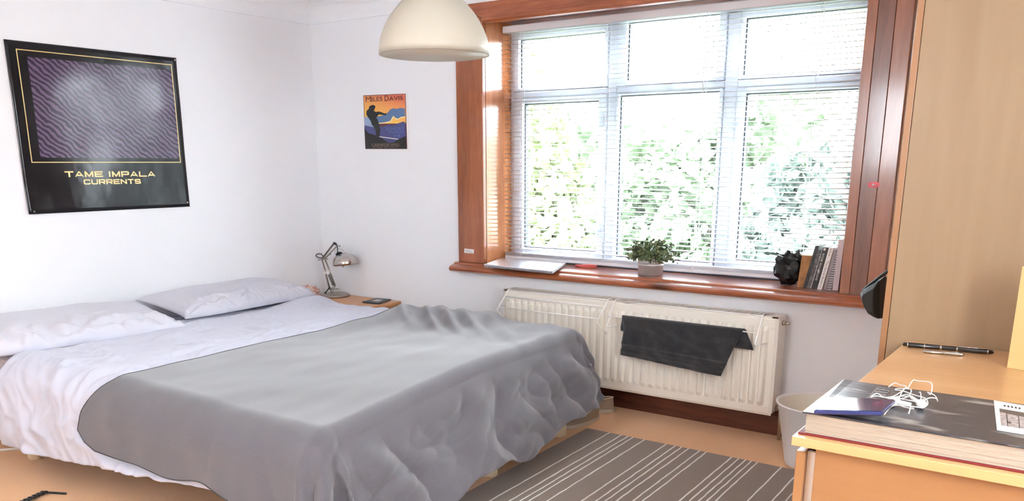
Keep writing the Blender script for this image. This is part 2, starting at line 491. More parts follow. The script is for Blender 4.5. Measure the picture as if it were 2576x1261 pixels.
# ------------------------------------------------------------------ venetian blind
bl = thing('venetian_blind', 'white venetian blind with open slats, lowered in front of the window panes', 'blind', (2.465, .185, .76))
MB().box(1.442, 3.488, .150, .215, 2.060, 2.098).build('headrail', RAIL_G, bl, bevel=.004)
NSL = 52; ZT, ZBt = 2.046, .800
zs = [ZT - (ZT - ZBt) * k / (NSL - 1) for k in range(NSL)] + [.7935, .7885, .7835]
sec = [(-.0185, .0000), (-.009, .0026), (0, .0034), (.009, .0026), (.0185, .0000)]
base = None
for i, z in enumerate(zs):
    if base is None:
        b = MB(); tl = math.radians(4)
        P = [[(x, y * math.cos(tl), q + y * math.sin(tl)) for y, q in sec] for x in (-1.02, 1.02)]
        b.grid(P)
        base = b.build('slat', SLAT, bl, smooth=True, loc=(0, 0, 0)); base.location = (0, 0, z - .76); solidify(base, .0007)
    else:
        o = base.copy(); COL.objects.link(o); o.location = (0, 0, z - .76)
MB().box(1.445, 3.487, .168, .202, .764, .781).build('bottom_rail', SLAT, bl, bevel=.003)
for x in (1.56, 2.125, 2.69, 3.25):
    b = MB()
    b.tube([(x, .163, 2.06), (x, .163, .78)], .0011, 5).tube([(x, .207, 2.06), (x, .207, .78)], .0011, 5).tube([(x + .014, .163, 2.06), (x + .014, .163, .78)], .0009, 5)
    b.build('ladder_cord', CORD, bl)
b = MB(); b.tube([(2.69, .155, 2.05), (2.692, .150, 1.4), (2.69, .146, .80)], .0018, 5); b.lathe([(.001, .0), (.006, -.006), (.007, -.03), (.001, -.034)], (2.69, .146, .80), 8)
b.build('pull_cord', CORD, bl)

# ================================================================== BED
O_B, ROT, S1, W_B = (0.06, -1.47), math.radians(2.0), 2.32, .88
def ztop(s, t):
    z = .505 - .035 * sstep(.0, -.9, t) * sstep(.4, 2.3, s) - .015 * sstep(.5, .1, s) * sstep(.5, -.6, t)
    return z + .012 * np.sin(3.1 * s + 1) * np.cos(2.2 * t)
def bedmap(s, t, off=0.):
    s1 = S1 - .035 * t
    qs = np.minimum(s, s1); qt = np.clip(t, -W_B, W_B)
    ds = s - qs; dt = t - qt; d = np.hypot(ds, dt) + 1e-9
    ns = ds / d; nt = dt / d
    ws = ns ** 2; r = .032 * ws + .14 * (1 - ws); fl = .44 * ws + .10 * (1 - ws)
    L = r * np.pi / 2
    h = np.where(d < L, r * np.sin(d / r), r + fl * (d - L)); v = np.where(d < L, r * (1 - np.cos(d / r)), r + (d - L) * (1 - .12 * ws))
    # loose cloth at the corner of the bed gathers into upright folds
    th = np.arctan2(np.abs(dt), np.maximum(ds, 0) + 1e-9)
    cor = np.sin(2 * th) * (ds > 0) * (np.abs(dt) > 1e-6) * sstep(.05, .35, d)
    h = h + cor * (.045 * np.cos(9.5 * (th - .25)) - .01)
    k = np.minimum(d / r, np.pi / 2)
    h = h + off * np.sin(k); zz = ztop(qs, qt) + off * np.cos(k) - v
    zz = np.maximum(zz, .016 + .004 * np.sin(30 * s))
    ls = qs + ns * h; lt = qt + nt * h
    c, sn = math.cos(ROT), math.sin(ROT)
    return np.stack([O_B[0] + ls * c - lt * sn, O_B[1] + ls * sn + lt * c, zz], -1)
def bed_pt(s, t, z):
    c, sn = math.cos(ROT), math.sin(ROT)
    return (O_B[0] + s * c - t * sn, O_B[1] + s * sn + t * c, z)
bed = thing('double_bed', 'low double bed with pale round legs under the duvet and grey blanket', 'bed', bed_pt(1.2, 0, 0))
def bedbox(s0, s1, t0, t1, z0, z1):
    return MB().hexa([bed_pt(s0, t0, z0), bed_pt(s1, t0, z0), bed_pt(s1, t1, z0), bed_pt(s0, t1, z0)], [bed_pt(s0, t0, z1), bed_pt(s1, t0, z1), bed_pt(s1, t1, z1), bed_pt(s0, t1, z1)])
bedbox(.0, 2.30, -.86, .86, .17, .29).build('bed_base', mat('bed_base_fabric', srgb(150, 140, 130), .9), bed, bevel=.01)
bedbox(.0, 2.30, -.87, .87, .29, .458).build('mattress', COTTON, bed, bevel=.03, seg=3)
for s, t in ((2.335, .73), (2.355, .08), (2.27, -.80), (.45, -.885), (.30, .80), (.3, .0)):
    c = bed_pt(s, t, 0)
    MB().lathe([(.030, 0), (.034, .006), (.038, .17)], c, 20).build('leg', mat('pale_bed_leg', srgb(214, 196, 164), .5) if 'pale_bed_leg' not in bpy.data.materials else bpy.data.materials['pale_bed_leg'], bed, smooth=True)

def interp(x, pts):
    pts = sorted(pts); return np.interp(x, [p[0] for p in pts], [p[1] for p in pts])
HEAD = [(-1.215, 1.255), (-1.195, 1.18), (-1.156, 1.13), (-1.087, 1.156), (-1.017, 1.205), (-.94, 1.25), (-.74, 1.258), (-.4, 1.228), (-.1, 1.237), (.2, 1.25), (.45, 1.25), (.72, 1.19), (.98, 1.144), (1.2, 1.14)]
FOOT = [(-1.215, 2.58), (-1.0, 2.70), (-.8, 2.755), (-.49, 2.764), (-.2, 2.76), (.138, 2.78), (.3, 2.747), (.5, 2.726), (.82, 2.697), (1.0, 2.64), (1.2, 2.6)]
def blanket_field(s, t):
    """folds: a few soft ones on top near the window, long slanting ones down the foot end"""
    top = .012 * sstep(.0, .6, t) * (perlin(s * 7.5 + t * 3.4, t * 2.2 - s * 1.1)) * 2.2
    top += .030 * np.exp(-((s - 1.62) / .30) ** 2) * sstep(.35, .85, t)
    for s0, am, w_ in ((1.20, .016, .045), (1.36, .030, .040), (1.49, .030, .038), (1.63, .026, .045), (1.80, .014, .06)):
        top += am * np.exp(-((s - s0 + 1.0 * (t - .88)) / w_) ** 2) * sstep(.34, .60, t + .03 * np.sin(9 * s)) * (.35 + .65 * sstep(.92, .76, t))
    soft = .006 * perlin(s * 3.1, t * 2.6 + 4) + .004 * perlin(s * 8, t * 5)
    ft = sstep(2.38, 2.50, s + .035 * t)
    dr = ft * (.040 * vfold(s * 1.2 + t * 3.0, t * 1.2 - s * 2.6, .5) + .024 * vfold(s * 5.5 + t * 1.2, t * 2.0 - s * 1.2, .7) + .007 * vfold(s * 11, t * 6 + s * 5, .7)) - .030 * ft
    nr = sstep(-.92, -1.05, t) * (.016 * perlin(s * 4.2 + 1.3 * t, t * 1.2) + .010 * vfold(s * 2.4 + 1, t * 1.2, .5))
    return top + soft + dr + nr
def cloth(name, s, t, off, field, m, label, cat, th, edge=None):
    P = bedmap(s, t, off)
    N = normals(P)
    if N[P.shape[0] // 2, P.shape[1] // 2, 2] < 0: N = -N
    P = P + N * field(s, t)[..., None]
    P[..., 2] = np.maximum(P[..., 2], .012)
    P[..., 0] = np.maximum(P[..., 0], .02)
    ctr = P.reshape(-1, 3).mean(0); loc = (float(ctr[0]), float(ctr[1]), float(P[..., 2].min()))
    b = MB(); b.grid(P)
    o = b.build(name, m, None, smooth=True, loc=loc, auto=False)
    solidify(o, th, -1)
    tag(o, label, cat)
    return o, P
# white duvet
A, B = np.meshgrid(np.linspace(0, 1, 300), np.linspace(0, 1, 330), indexing='ij')
DNEAR = [(.2, -1.345), (.5, -1.335), (.7, -1.335), (.98, -1.31), (1.23, -1.283), (1.39, -1.266), (1.68, -1.238), (1.9, -1.222), (2.2, -1.20), (2.6, -1.15)]
t = None
s = .36 + (2.40 - .36) * A
tn = interp(s, DNEAR)
t = tn + (1.10 - tn) * B
s = .30 + .16 * sstep(-.6, -1.0, t) + (2.42 - .30 - .16 * sstep(-.6, -1.0, t)) * A
def duvet_field(s, t):
    side = sstep(-.70, -1.0, t)
    hd = interp(t, HEAD)
    under = sstep(hd - .07, hd + .02, s) * sstep(-1.27, -1.215, t)
    patch = sstep(-.05, .35, perlin(s * 1.3 + 2, t * 1.5))
    f = .030 * side * (1 - vfold(s * 3.0 + t * 2.4, t * 2.2 - s * 1.4, .5)) + .016 * side * (1 - vfold(s * 6 - t * 3.5, t * 3 + s * 3, .5)) - .012 * side + .010 * side * (1 - vfold(s * 12 + t * 3, t * 8 + s * 4, .6)) - .006 * side
    f += (1 - side) * (.017 * patch * vfold(s * 4.0 + t * 1.2, t * 2.6 - s * 1.2, .8) + .009 * vfold(s * 8 - t * 3, t * 4, .8) + .004 * vfold(s * 17 + t * 6, t * 10, .8)) 
    f += .012 * perlin(s * 2.2, t * 2.0) + .012 * sstep(.92, 1.06, s) * vfold(s * 13, t * 2.2, .5) - .014
    f += .034 * np.exp(-((s - .50) / .13) ** 2) * sstep(.4, .85, t) - .030 * sstep(.56, .34, s) * sstep(.85, .6, t)
    return f * (1 - under) - .022 * under
duv, _ = cloth('duvet', s, t, .012, duvet_field, COTTON, 'crumpled white duvet spread across the double bed below the pillows', 'duvet', .010)
# grey blanket
A, B = np.meshgrid(np.linspace(0, 1, 300), np.linspace(0, 1, 360), indexing='ij')
t = -1.215 + (1.16 + 1.215) * B
sh_ = interp(t, HEAD); sf = interp(t, FOOT) + .012 * np.sin(t * 9) + .008 * np.sin(t * 23)
s = sh_ + (sf - sh_) * A
t = t + (1 - sstep(0, .25, B)) * (.014 * np.exp(-((s - 1.88) / .1) ** 2) + .008 * np.sin(s * 14) * sstep(1.4, 1.7, s))
blk, BP = cloth('blanket', s, t, .022, blanket_field, FLEECE, 'grey fleece blanket spread over the foot half of the bed', 'blanket', .006)
# stitched edge along the head and near hems of the blanket
pts = [tuple(p) for p in BP[0, ::3]][::-1] + [tuple(p) for p in BP[::4, 0]]
b = MB(); b.tube([pts[i] for i in range(len(pts))], .0022, 6)
b.build('stitched_edge', FLEECE_E, blk, smooth=True)

# pillows
def pillow(label, c, hw, hl, hz, rot, tilt, seed):
    u = np.linspace(-1, 1, 90); v = np.linspace(-1, 1, 130)
    U, V = np.meshgrid(u, v, indexing='ij')
    e = np.clip((1 - np.abs(U) ** 3.2), 0, 1) ** .55 * np.clip((1 - np.abs(V) ** 4.0), 0, 1) ** .55
    cx = 1 - .05 * np.abs(V) ** 3 * 1; cy = 1 - .05 * (1 - np.abs(U) ** 2)
    X = U * hw * cx; Yv = V * hl * (1 - .06 * (1 - np.abs(U) ** 3))
    fr = sstep(-.2, .95, U)
    wr = .024 * fr * vfold(U * 2.2 + seed, V * 4.2 + seed, .8) + .012 * fr * vfold(U * 4 + seed, V * 8, .8) + .004 * vfold(U * 1.5 + seed, V * 1.6, .8) + .006 * perlin(U * 2 + seed, V * 2)
    edge = sstep(.0, .3, e)
    Zt = e * hz + wr * edge; Zb = -e * hz * .45
    M = Matrix.Translation(c) @ Matrix.Rotation(rot, 4, 'Z') @ Matrix.Rotation(tilt, 4, 'Y')
    R_ = np.array(M.to_3x3()); T_ = np.array(c)
    P1 = np.stack([X, Yv, Zt], -1) @ R_.T + T_
    P2 = np.stack([X, Yv, Zb], -1) @ R_.T + T_
    for P in (P1, P2): P[..., 0] = np.maximum(P[..., 0], .015)
    b = MB(); b.grid(P1); b.grid(P2, True)
    lo = (float(c[0]), float(c[1]), float(min(P2[..., 2].min(), P1[..., 2].min())))
    o = b.build('pillow', COTTON_P, None, smooth=True, loc=lo)
    return tag(o, label, 'pillow', 'pillows at the head of the bed')
pillow('white pillow lying against the wall, nearer the desk lamp', Vector((.225, -.945, .553)), .215, .515, .062, math.radians(5), math.radians(10), 3.3)
pillow('crumpled white pillow cut off by the left edge of the picture', Vector((.335, -2.06, .545)), .255, .55, .072, math.radians(-6), math.radians(8), 8.1)

# ================================================================== NIGHTSTAND AND ITS THINGS
ns = thing('nightstand', 'small beech nightstand in the corner between bed and window wall', 'nightstand', (.40, -.22, 0))
MB().box(.06, .745, -.42, -.025, .437, .455).build('top', BEECH, ns, bevel=.002)
MB().box(.70, .725, -.40, -.03, 0, .437).build('side_panel', BEECH, ns, bevel=.002)
MB().box(.08, .105, -.40, -.03, 0, .437).build('side_panel', BEECH, ns, bevel=.002)
MB().box(.105, .70, -.045, -.03, .02, .437).build('back_panel', BEECH, ns)
MB().box(.105, .70, -.40, -.05, .20, .218).build('shelf', BEECH, ns)

# desk lamp: built in its own upright plane
lp = Vector((.235, -.125, .455))
HN = Vector((FW.x, FW.y, 0)).normalized()
def lpx(a, b_): return atplane(780 + a / 7.88, 600 + b_ / 7.88, lp, HN)
lamp = thing('desk_lamp', 'chrome jointed desk lamp with domed shade standing on the nightstand', 'lamp', lp)
MB().lathe([(.001, 0), (.094, 0), (.098, .006), (.097, .014), (.085, .020), (.02, .024), (.001, .024)], lp, 40).build('base', STEEL, lamp, smooth=True)
st0 = lp + Vector((0, 0, .02)); st0.xy = lpx(440, 1100).xy
dpt = HN * .009
MB().tube([(st0.x, st0.y, .475), (st0.x, st0.y, lpx(435, 1010).z)], .010, 12).build('stem', STEEL, lamp, smooth=True)
b = MB()
for sd in (-1, 1):
    b.tube([lpx(392, 1010) + dpt * sd, lpx(232, 400) + dpt * sd], .0042, 8)
    b.tube([lpx(492, 930) + dpt * sd, lpx(288, 395) + dpt * sd], .0042, 8)
b.tube([lpx(392, 1010), lpx(455, 990), lpx(500, 925)], .008, 8)
b.build('lower_arm', STEEL, lamp, smooth=True)
b = MB()
for sd in (-1, 1):
    n0, n1 = lpx(370, 720) + dpt * sd * 1.6, lpx(462, 930) + dpt * sd * 1.6
    pts = []
    for k in range(90):
        q = k / 89; c_ = n0.lerp(n1, q); a = q * 26 * PI
        pts.append(c_ + RX * (.005 * math.cos(a)) + HN * (.005 * math.sin(a)))
    b.tube(pts, .0016, 5)
b.build('spring', mat('dark_spring', (.25, .23, .21, 1), .35, 1.0), lamp, smooth=True)
b = MB()
for sd in (-1, 1):
    b.tube([lpx(255, 385) + dpt * sd, lpx(470, 120) + dpt * sd], .004, 8)
    b.tube([lpx(290, 405) + dpt * sd, lpx(520, 165) + dpt * sd], .004, 8)
b.tube([lpx(250, 400), lpx(420, 305)], .0035, 8)
b.build('upper_arm', STEEL, lamp, smooth=True)
for a0, a1 in (((165, 425), (350, 408)), ((445, 118), (600, 158)), ((425, 1010), (570, 1000))):
    MB().tube([lpx(*a0), lpx(*a0).lerp(lpx(*a1), .15), lpx(*a0).lerp(lpx(*a1), .85), lpx(*a1)], [.006, .0035, .0035, .006], 8).build('joint_knob', STEEL, lamp, smooth=True)
cab = [(545, 285), (552, 230), (545, 160), (520, 105), (488, 88), (465, 110), (400, 190), (300, 320), (240, 380), (180, 378), (125, 345), (150, 308), (220, 305), (262, 345), (300, 470), (360, 760), (400, 960), (330, 1050), (305, 1078)]
pp = [lpx(*q) - HN * .012 for q in cab]
def smooth_path(p, n=6):
    out = []; m = len(p)
    for i in range(m - 1):
        p0, p1, p2, p3 = p[max(i - 1, 0)], p[i], p[i + 1], p[min(i + 2, m - 1)]
        for k in range(n):
            q = k / n
            out.append(.5 * ((2 * p1) + (p2 - p0) * q + (2 * p0 - 5 * p1 + 4 * p2 - p3) * q * q + (3 * p1 - p0 - 3 * p2 + p3) * q ** 3))
    out.append(p[-1]); return out
MB().tube(smooth_path(pp[:14]), .0034, 7).build('cable', BLACKP, lamp, smooth=True)
p2 = [lpx(*q) - HN * .02 for q in ((400, 960), (350, 1030), (305, 1080), (345, 1088), (385, 1130), (430, 1142))]
MB().tube(smooth_path(p2), .0034, 7).build('cable', BLACKP, lamp, smooth=True)
MB().tube([lpx(488, 118) - HN * .005, lpx(500, 95)], .014, 12).build('head_joint', BLACKP, lamp, smooth=True)
# shade: dome leaning a little to the right
sc_ = lpx(712, 512) - HN * .01
Ms = (Matrix.Rotation(math.radians(-5), 3, HN))
prof = [(.084, 0), (.085, .012), (.083, .026), (.077, .042), (.066, .056), (.051, .066), (.034, .072), (.022, .075), (.020, .075), (.033, .069), (.049, .063), (.064, .053), (.075, .040), (.081, .025), (.083, .012), (.082, 0), (.084, 0)]
off_axis = Matrix.Identity(3)
b = MB(); b.lathe(prof, sc_, 48, Ms)
shd = b.build('shade', CHROME, lamp, smooth=True)
capc = lpx(590, 330) - HN * .008
MB().lathe([(.024, -.010), (.025, .004), (.020, .016), (.010, .022), (.001, .023)], capc, 24, Matrix.Rotation(math.radians(-12), 3, HN)).build('cap', BLACKP, lamp, smooth=True)
ctr = lpx(580, 285)
MB().tube([ctr + RX * (.033 * math.cos(a)) + Vector((0, 0, .024 * math.sin(a))) + HN * .01 for a in [(-.25 + 1.5 * k / 24) * PI for k in range(25)]], .0014, 6).build('wire_guard', STEEL, lamp, smooth=True)
MB().lathe([(.001, -.008), (.006, -.006), (.006, .0), (.001, .0)], lpx(648, 548), 10).build('switch', STEEL, lamp, smooth=True)

# crumpled floral cloth in the corner
def blob(c, rx, ry, rz, amp, freq, seed, sub=4):
    bm = bmesh.new(); bmesh.ops.create_icosphere(bm, subdivisions=sub, radius=1)
    for v in bm.verts:
        n = v.co.normalized(); d = 1 + amp * (mnoise.noise(n * freq + Vector((seed, 0, 0))) + .5 * mnoise.noise(n * freq * 2.3 + Vector((0, seed, 0))))
        v.co = Vector((n.x * rx * d, n.y * ry * d, n.z * rz * d)) + Vector(c)
    bm.verts.index_update()
    b = MB(); b.add([tuple(v.co) for v in bm.verts], [tuple(v.index for v in f.verts) for f in bm.faces]); bm.free(); return b
fl = atp(778, 734, 1, -.23)
FLOR = mat('floral_cloth', srgb(226, 206, 190), .85, noise=(48, srgb(206, 132, 116), .48, .56))
o = blob((fl.x - .025, -.215, .488), .070, .066, .034, .35, 3.2, 1.0).build('scarf', FLOR, None, smooth=True, loc=(fl.x - .03, -.215, .455))
tag(o, 'scrunched pink and cream floral scarf between pillow and desk lamp', 'scarf')
# dark coaster
q = [atp(x, y, 2, .4555) for x, y in ((911, 762), (947, 753), (984, 756), (953, 766))]
cst = thing('coaster', 'small dark square coaster lying on the nightstand top', 'coaster', q[0])
MB().prism(q, (0, 0, .008)).build('slab', mat('coaster_slate', srgb(52, 58, 56), .5), cst, bevel=.002)
ctr = sum(q, Vector()) / 4
MB().prism([ctr.lerp(p, .42) + Vector((0, 0, .0082)) for p in q], (0, 0, .0006)).build('label_patch', mat('coaster_print', srgb(186, 190, 186), .6), cst)

# ================================================================== POSTERS
Y0, Y1, Z0, Z1 = -1.960, -1.029, 1.083, 1.910
def lw(u, v, d=0.):                                  # u,v in 0..1 on the big poster
    return (.004 + d, Y0 + (Y1 - Y0) * u, Z1 + (Z0 - Z1) * v)
po = thing('album_poster', 'large glossy black and purple band poster on the left wall', 'poster', (.002, (Y0 + Y1) / 2, Z0))
GLOSS_K = mat('glossy_black_print', (.012, .011, .013, 1), .14, spec=.28, bump=(2.6, .35, .016))
P = np.zeros((50, 44, 3))
for i in range(50):
    for j in range(44):
        u, v = i / 49, j / 43
        wv = .004 * math.sin(u * 7 + v * 3) * math.sin(v * 5) + .012 * max(0, 1 - math.hypot(u, 1 - v) / .16) + .006 * max(0, 1 - math.hypot(1 - u, v) / .1)
        P[i, j] = (.0065 + max(-.003, wv * .6) - .004 * (u > 0.03) * 0, Y0 + (Y1 - Y0) * u, Z1 + (Z0 - Z1) * v)
paper_x = P[..., 0]
b = MB(); b.grid(P); o = b.build('paper', GLOSS_K, po, smooth=True); solidify(o, .0012, 0)
def on_poster(u, v, d):
    i = min(48, max(0, u * 49)); j = min(42, max(0, v * 43)); i0, j0 = int(i), int(j); fi, fj = i - i0, j - j0
    x = (paper_x[i0, j0] * (1 - fi) + paper_x[i0 + 1, j0] * fi) * (1 - fj) + (paper_x[i0, j0 + 1] * (1 - fi) + paper_x[i0 + 1, j0 + 1] * fi) * fj
    return (x + d, Y0 + (Y1 - Y0) * u, Z1 + (Z0 - Z1) * v)
def art_mat():
    m = bpy.data.materials.new('glossy_marbled_print'); m.use_nodes = True
    nt = m.node_tree; N = nt.nodes.new; L = nt.links.new; p = nt.nodes['Principled BSDF']
    p.inputs['Roughness'].default_value = .15; p.inputs['Specular IOR Level'].default_value = .28
    tc = N('ShaderNodeTexCoord'); mp = N('ShaderNodeMapping'); mp.inputs['Rotation'].default_value = (math.radians(38), 0, 0)
    L(tc.outputs['Object'], mp.inputs[0])
    wv = N('ShaderNodeTexWave'); wv.wave_type = 'BANDS'; wv.bands_direction = 'Z'
    wv.inputs['Scale'].default_value = 13; wv.inputs['Distortion'].default_value = 5.5; wv.inputs['Detail'].default_value = 2; wv.inputs['Detail Scale'].default_value = 1.1
    L(mp.outputs[0], wv.inputs['Vector'])
    nz = N('ShaderNodeTexNoise'); nz.inputs['Scale'].default_value = 3.0; nz.inputs['Detail'].default_value = 3
    L(tc.outputs['Object'], nz.inputs['Vector'])
    r1 = N('ShaderNodeValToRGB'); r1.color_ramp.elements[0].position = .35; r1.color_ramp.elements[1].position = .65
    r1.color_ramp.elements[0].color = srgb(26, 20, 30); r1.color_ramp.elements[1].color = srgb(134, 112, 142)
    L(wv.outputs['Fac'], r1.inputs[0])
    r2 = N('ShaderNodeValToRGB'); r2.color_ramp.elements[0].color = srgb(46, 36, 56); r2.color_ramp.elements[1].color = srgb(92, 76, 104)
    L(nz.outputs['Fac'], r2.inputs[0])
    mx = N('ShaderNodeMix'); mx.data_type = 'RGBA'; mx.inputs[0].default_value = .5
    L(r1.outputs[0], mx.inputs[6]); L(r2.outputs[0], mx.inputs[7]); L(mx.outputs[2], p.inputs['Base Color'])
    n3 = N('ShaderNodeTexNoise'); n3.inputs['Scale'].default_value = 2.6
    L(tc.outputs['Object'], n3.inputs['Vector'])
    bp = N('ShaderNodeBump'); bp.inputs['Strength'].default_value = .35; bp.inputs['Distance'].default_value = .016
    L(n3.outputs['Fac'], bp.inputs['Height']); L(bp.outputs[0], p.inputs['Normal']); L(bp.outputs[0], p.inputs['Coat Normal'])
    return m
def sheet(u0, u1, v0, v1, d, nu=30, nv=24):
    b = MB(); b.grid([[on_poster(u0 + (u1 - u0) * i / nu, v0 + (v1 - v0) * j / nv, d) for j in range(nv + 1)] for i in range(nu + 1)]); return b
sheet(.106, .962, .085, .665, .0014).build('printed_panel', art_mat(), po, smooth=True)
GOLD = mat('pale_gold_print', srgb(244, 214, 146), .3)
b = MB()
for u0, u1, v0, v1 in ((.054, .966, .046, .051), (.054, .966, .690, .695), (.054, .059, .046, .695), (.961, .966, .046, .695)):
    g = sheet(u0, u1, v0, v1, .0018, 20, 20); b.add(g.v, g.f)
b.build('border_line', GOLD, po)
def pm(u, v): return frame_matrix(Vector(on_poster(u, v, .0024)), (0, 1, 0), (0, 0, 1))
GLYPH = {'T': [[(0, .89), (1, .89)], [(.5, 0), (.5, 1)]], 'A': [[(.02, 0), (.5, .97), (.98, 0)], [(.2, .3), (.8, .3)]],
         'M': [[(.09, 0), (.09, 1)], [(.09, .97), (.5, .10), (.91, .97)], [(.91, 1), (.91, 0)]],
         'E': [[(.1, 0), (.1, 1)], [(.1, .89), (1, .89)], [(.1, .5), (.92, .5)], [(.1, .11), (1, .11)]], 'I': [[(.5, 0), (.5, 1)]],
         'P': [[(.1, 0), (.1, 1)], [(.1, .89), (.82, .89), (.92, .80), (.92, .52), (.82, .43), (.1, .43)]], 'L': [[(.1, 0), (.1, 1)], [(.1, .11), (1, .11)]],
         'C': [[(.94, .66), (.92, .80), (.80, .89), (.20, .89), (.09, .78), (.09, .22), (.20, .11), (.80, .11), (.92, .20), (.94, .34)]],
         'U': [[(.09, 1), (.09, .24), (.20, .11), (.80, .11), (.91, .24), (.91, 1)]],
         'R': [[(.1, 0), (.1, 1)], [(.1, .89), (.82, .89), (.92, .80), (.92, .52), (.82, .43), (.1, .43)], [(.55, .43), (.92, 0)]],
         'N': [[(.09, 0), (.09, 1)], [(.09, .94), (.91, .06)], [(.91, 0), (.91, 1)]],
         'S': [[(.92, .68), (.89, .81), (.78, .89), (.22, .89), (.09, .80), (.09, .62), (.2, .53), (.8, .47), (.91, .38), (.91, .20), (.78, .11), (.22, .11), (.10, .19), (.08, .32)]]}
def wide_word(word, a, c, h):
    """bold extended capitals between two points of the poster"""
    a = atp(*a, 0, .008); c = atp(*c, 0, .008)
    W = [{'I': .30, ' ': .42}.get(q, 1.0) for q in word]; gap = .13
    tot = sum(W) + gap * (len(word) - 1); k = (c.y - a.y) / tot; x = 0
    for q, wd_ in zip(word, W):
        if q != ' ':
            b = MB()
            for li in GLYPH[q]:
                for i in range(len(li) - 1):
                    (u0, v0), (u1, v1) = li[i], li[i + 1]
                    p = Vector((u0 * wd_ * k, v0 * h)); r_ = Vector((u1 * wd_ * k, v1 * h)); d = (r_ - p).normalized(); n_ = Vector((-d.y, d.x))
                    hw = h * (.115 if abs(d.x) > .9 else .15)
                    e_ = d * (hw * .55 if 0 < i or i < len(li) - 2 else 0)
                    qd = [p - e_ * (i > 0) + n_ * hw, p - e_ * (i > 0) - n_ * hw, r_ + e_ * (i < len(li) - 2) - n_ * hw, r_ + e_ * (i < len(li) - 2) + n_ * hw]
                    qd = [Vector((max(0, min(wd_ * k, t_.x)), max(0, min(h, t_.y)))) for t_ in qd]
                    z0 = a.z + (c.z - a.z) * x * k / (c.y - a.y) - h / 2
                    ns_ = len(b.f)
                    b.add([on_poster((a.y + x * k + t_.x - Y0) / (Y1 - Y0), (z0 + t_.y - Z1) / (Z0 - Z1), .0014 + .00012 * ns_) for t_ in qd], [(0, 1, 2, 3)])
            b.build('letter', GOLD, po, auto=False)
        x += wd_ + gap
wide_word('TAME IMPALA', (162.6, 438.5), (390.7, 438.0), .0295)
wide_word('CURRENTS', (210, 458.0), (354.5, 456.5), .0265)
for u, v in ((.03, .985), (.985, .97), (.99, .015)):
    p = on_poster(u, v, .002); MB().lathe([(.001, 0), (.005, 0), (.004, .002), (.001, .002)], p, 10, Matrix.Rotation(PI / 2, 3, 'Y')).build('pin', STEEL, po)

# small concert poster on the window wall
QX0, QX1, QZ0, QZ1 = .464, .824, 1.418, 1.752
ms = thing('concert_poster', 'small sunset concert poster with white border on the window wall', 'poster', (.645, -.002, QZ0))
MB().box(QX0 - .006, QX1 + .012, -.004, -.001, QZ0 - .012, QZ1 + .004).build('paper', PAPER, ms)
# print is slightly sheared as the paper leans
def mw(x, y, d):                                     # crop pixels of the print to the wall
    q = atp(860 + x / 6.305, 200 + y / 6.305, 1, 0.0); return Vector((q.x, -.0045 - d * .0006, q.z))
def mpoly(name, pts, m, d):
    MB().prism([mw(x, y, d) for x, y in pts], (0, .0005, 0)).build(name, m, ms)
def grad_sky():
    m = mat('sunset_print', srgb(246, 170, 84), .4)
    nt = m.node_tree; N = nt.nodes.new; L = nt.links.new
    tc = N('ShaderNodeTexCoord'); sp = N('ShaderNodeSeparateXYZ'); L(tc.outputs['Object'], sp.inputs[0])
    mr = N('ShaderNodeMapRange'); mr.inputs[1].default_value = .18; mr.inputs[2].default_value = .34
    ad = N('ShaderNodeMath'); ad.operation = 'MULTIPLY_ADD'; L(sp.outputs['X'], ad.inputs[0]); ad.inputs[1].default_value = .25; L(sp.outputs['Z'], ad.inputs[2])
    L(ad.outputs[0], mr.inputs[0])
    r = N('ShaderNodeValToRGB'); r.color_ramp.elements[0].color = srgb(250, 196, 92); r.color_ramp.elements[1].color = srgb(228, 120, 92)
    L(mr.outputs[0], r.inputs[0]); L(r.outputs[0], nt.nodes['Principled BSDF'].inputs['Base Color'])
    return m
pc = lambda n, *c: mat(n, srgb(*c), .4)
INK = pc('black_ink', 34, 32, 32)
mpoly('print_edge', [(346, 254), (1018, 226), (1044, 1104), (381, 1104)], pc('maroon_ink', 98, 52, 58), 0)
mpoly('printed_sky', [(354, 264), (1010, 236), (1024, 700), (375, 700)], grad_sky(), 1)
mpoly('printed_cloud', [(540, 590), (600, 585), (690, 560), (745, 520), (775, 478), (830, 455), (880, 468), (930, 452), (1008, 460), (1014, 590), (950, 598), (900, 628), (860, 615), (825, 582), (800, 620), (780, 660), (730, 675), (640, 690), (560, 690)], pc('blue_ink', 92, 122, 164), 2)
mpoly('printed_cloud', [(366, 600), (410, 590), (470, 640), (520, 730), (500, 760), (370, 745)], pc('pale_blue_ink', 148, 168, 200), 2)
mpoly('printed_ridge', [(560, 686), (640, 688), (730, 672), (782, 656), (802, 615), (826, 578), (862, 611), (900, 624), (950, 594), (1014, 586), (1014, 602), (952, 610), (902, 640), (858, 630), (830, 604), (815, 636), (792, 672), (732, 690), (640, 704), (560, 704)], pc('cream_ink', 250, 226, 160), 3)
mpoly('printed_hills', [(368, 730), (420, 738), (500, 758), (540, 742), (600, 740), (660, 752), (710, 735), (760, 712), (820, 732), (880, 704), (940, 684), (980, 668), (1018, 682), (1030, 1098), (386, 1098)], pc('indigo_ink', 78, 80, 132), 4)
mpoly('printed_ground', [(370, 768), (400, 812), (430, 848), (500, 872), (560, 892), (640, 930), (700, 968), (760, 1006), (830, 1000), (880, 968), (950, 930), (1020, 900), (1036, 1098), (386, 1098)], INK, 5)
mpoly('printed_figure', [(500, 404), (535, 415), (545, 440), (528, 470), (520, 500), (560, 520), (590, 508), (640, 520), (690, 540), (722, 536), (708, 572), (660, 562), (600, 556), (570, 590), (556, 610), (580, 640), (600, 700), (622, 790), (612, 900), (550, 900), (555, 830), (530, 760), (490, 720), (470, 660), (430, 600), (402, 560), (405, 500), (440, 470), (452, 425)], INK, 6)
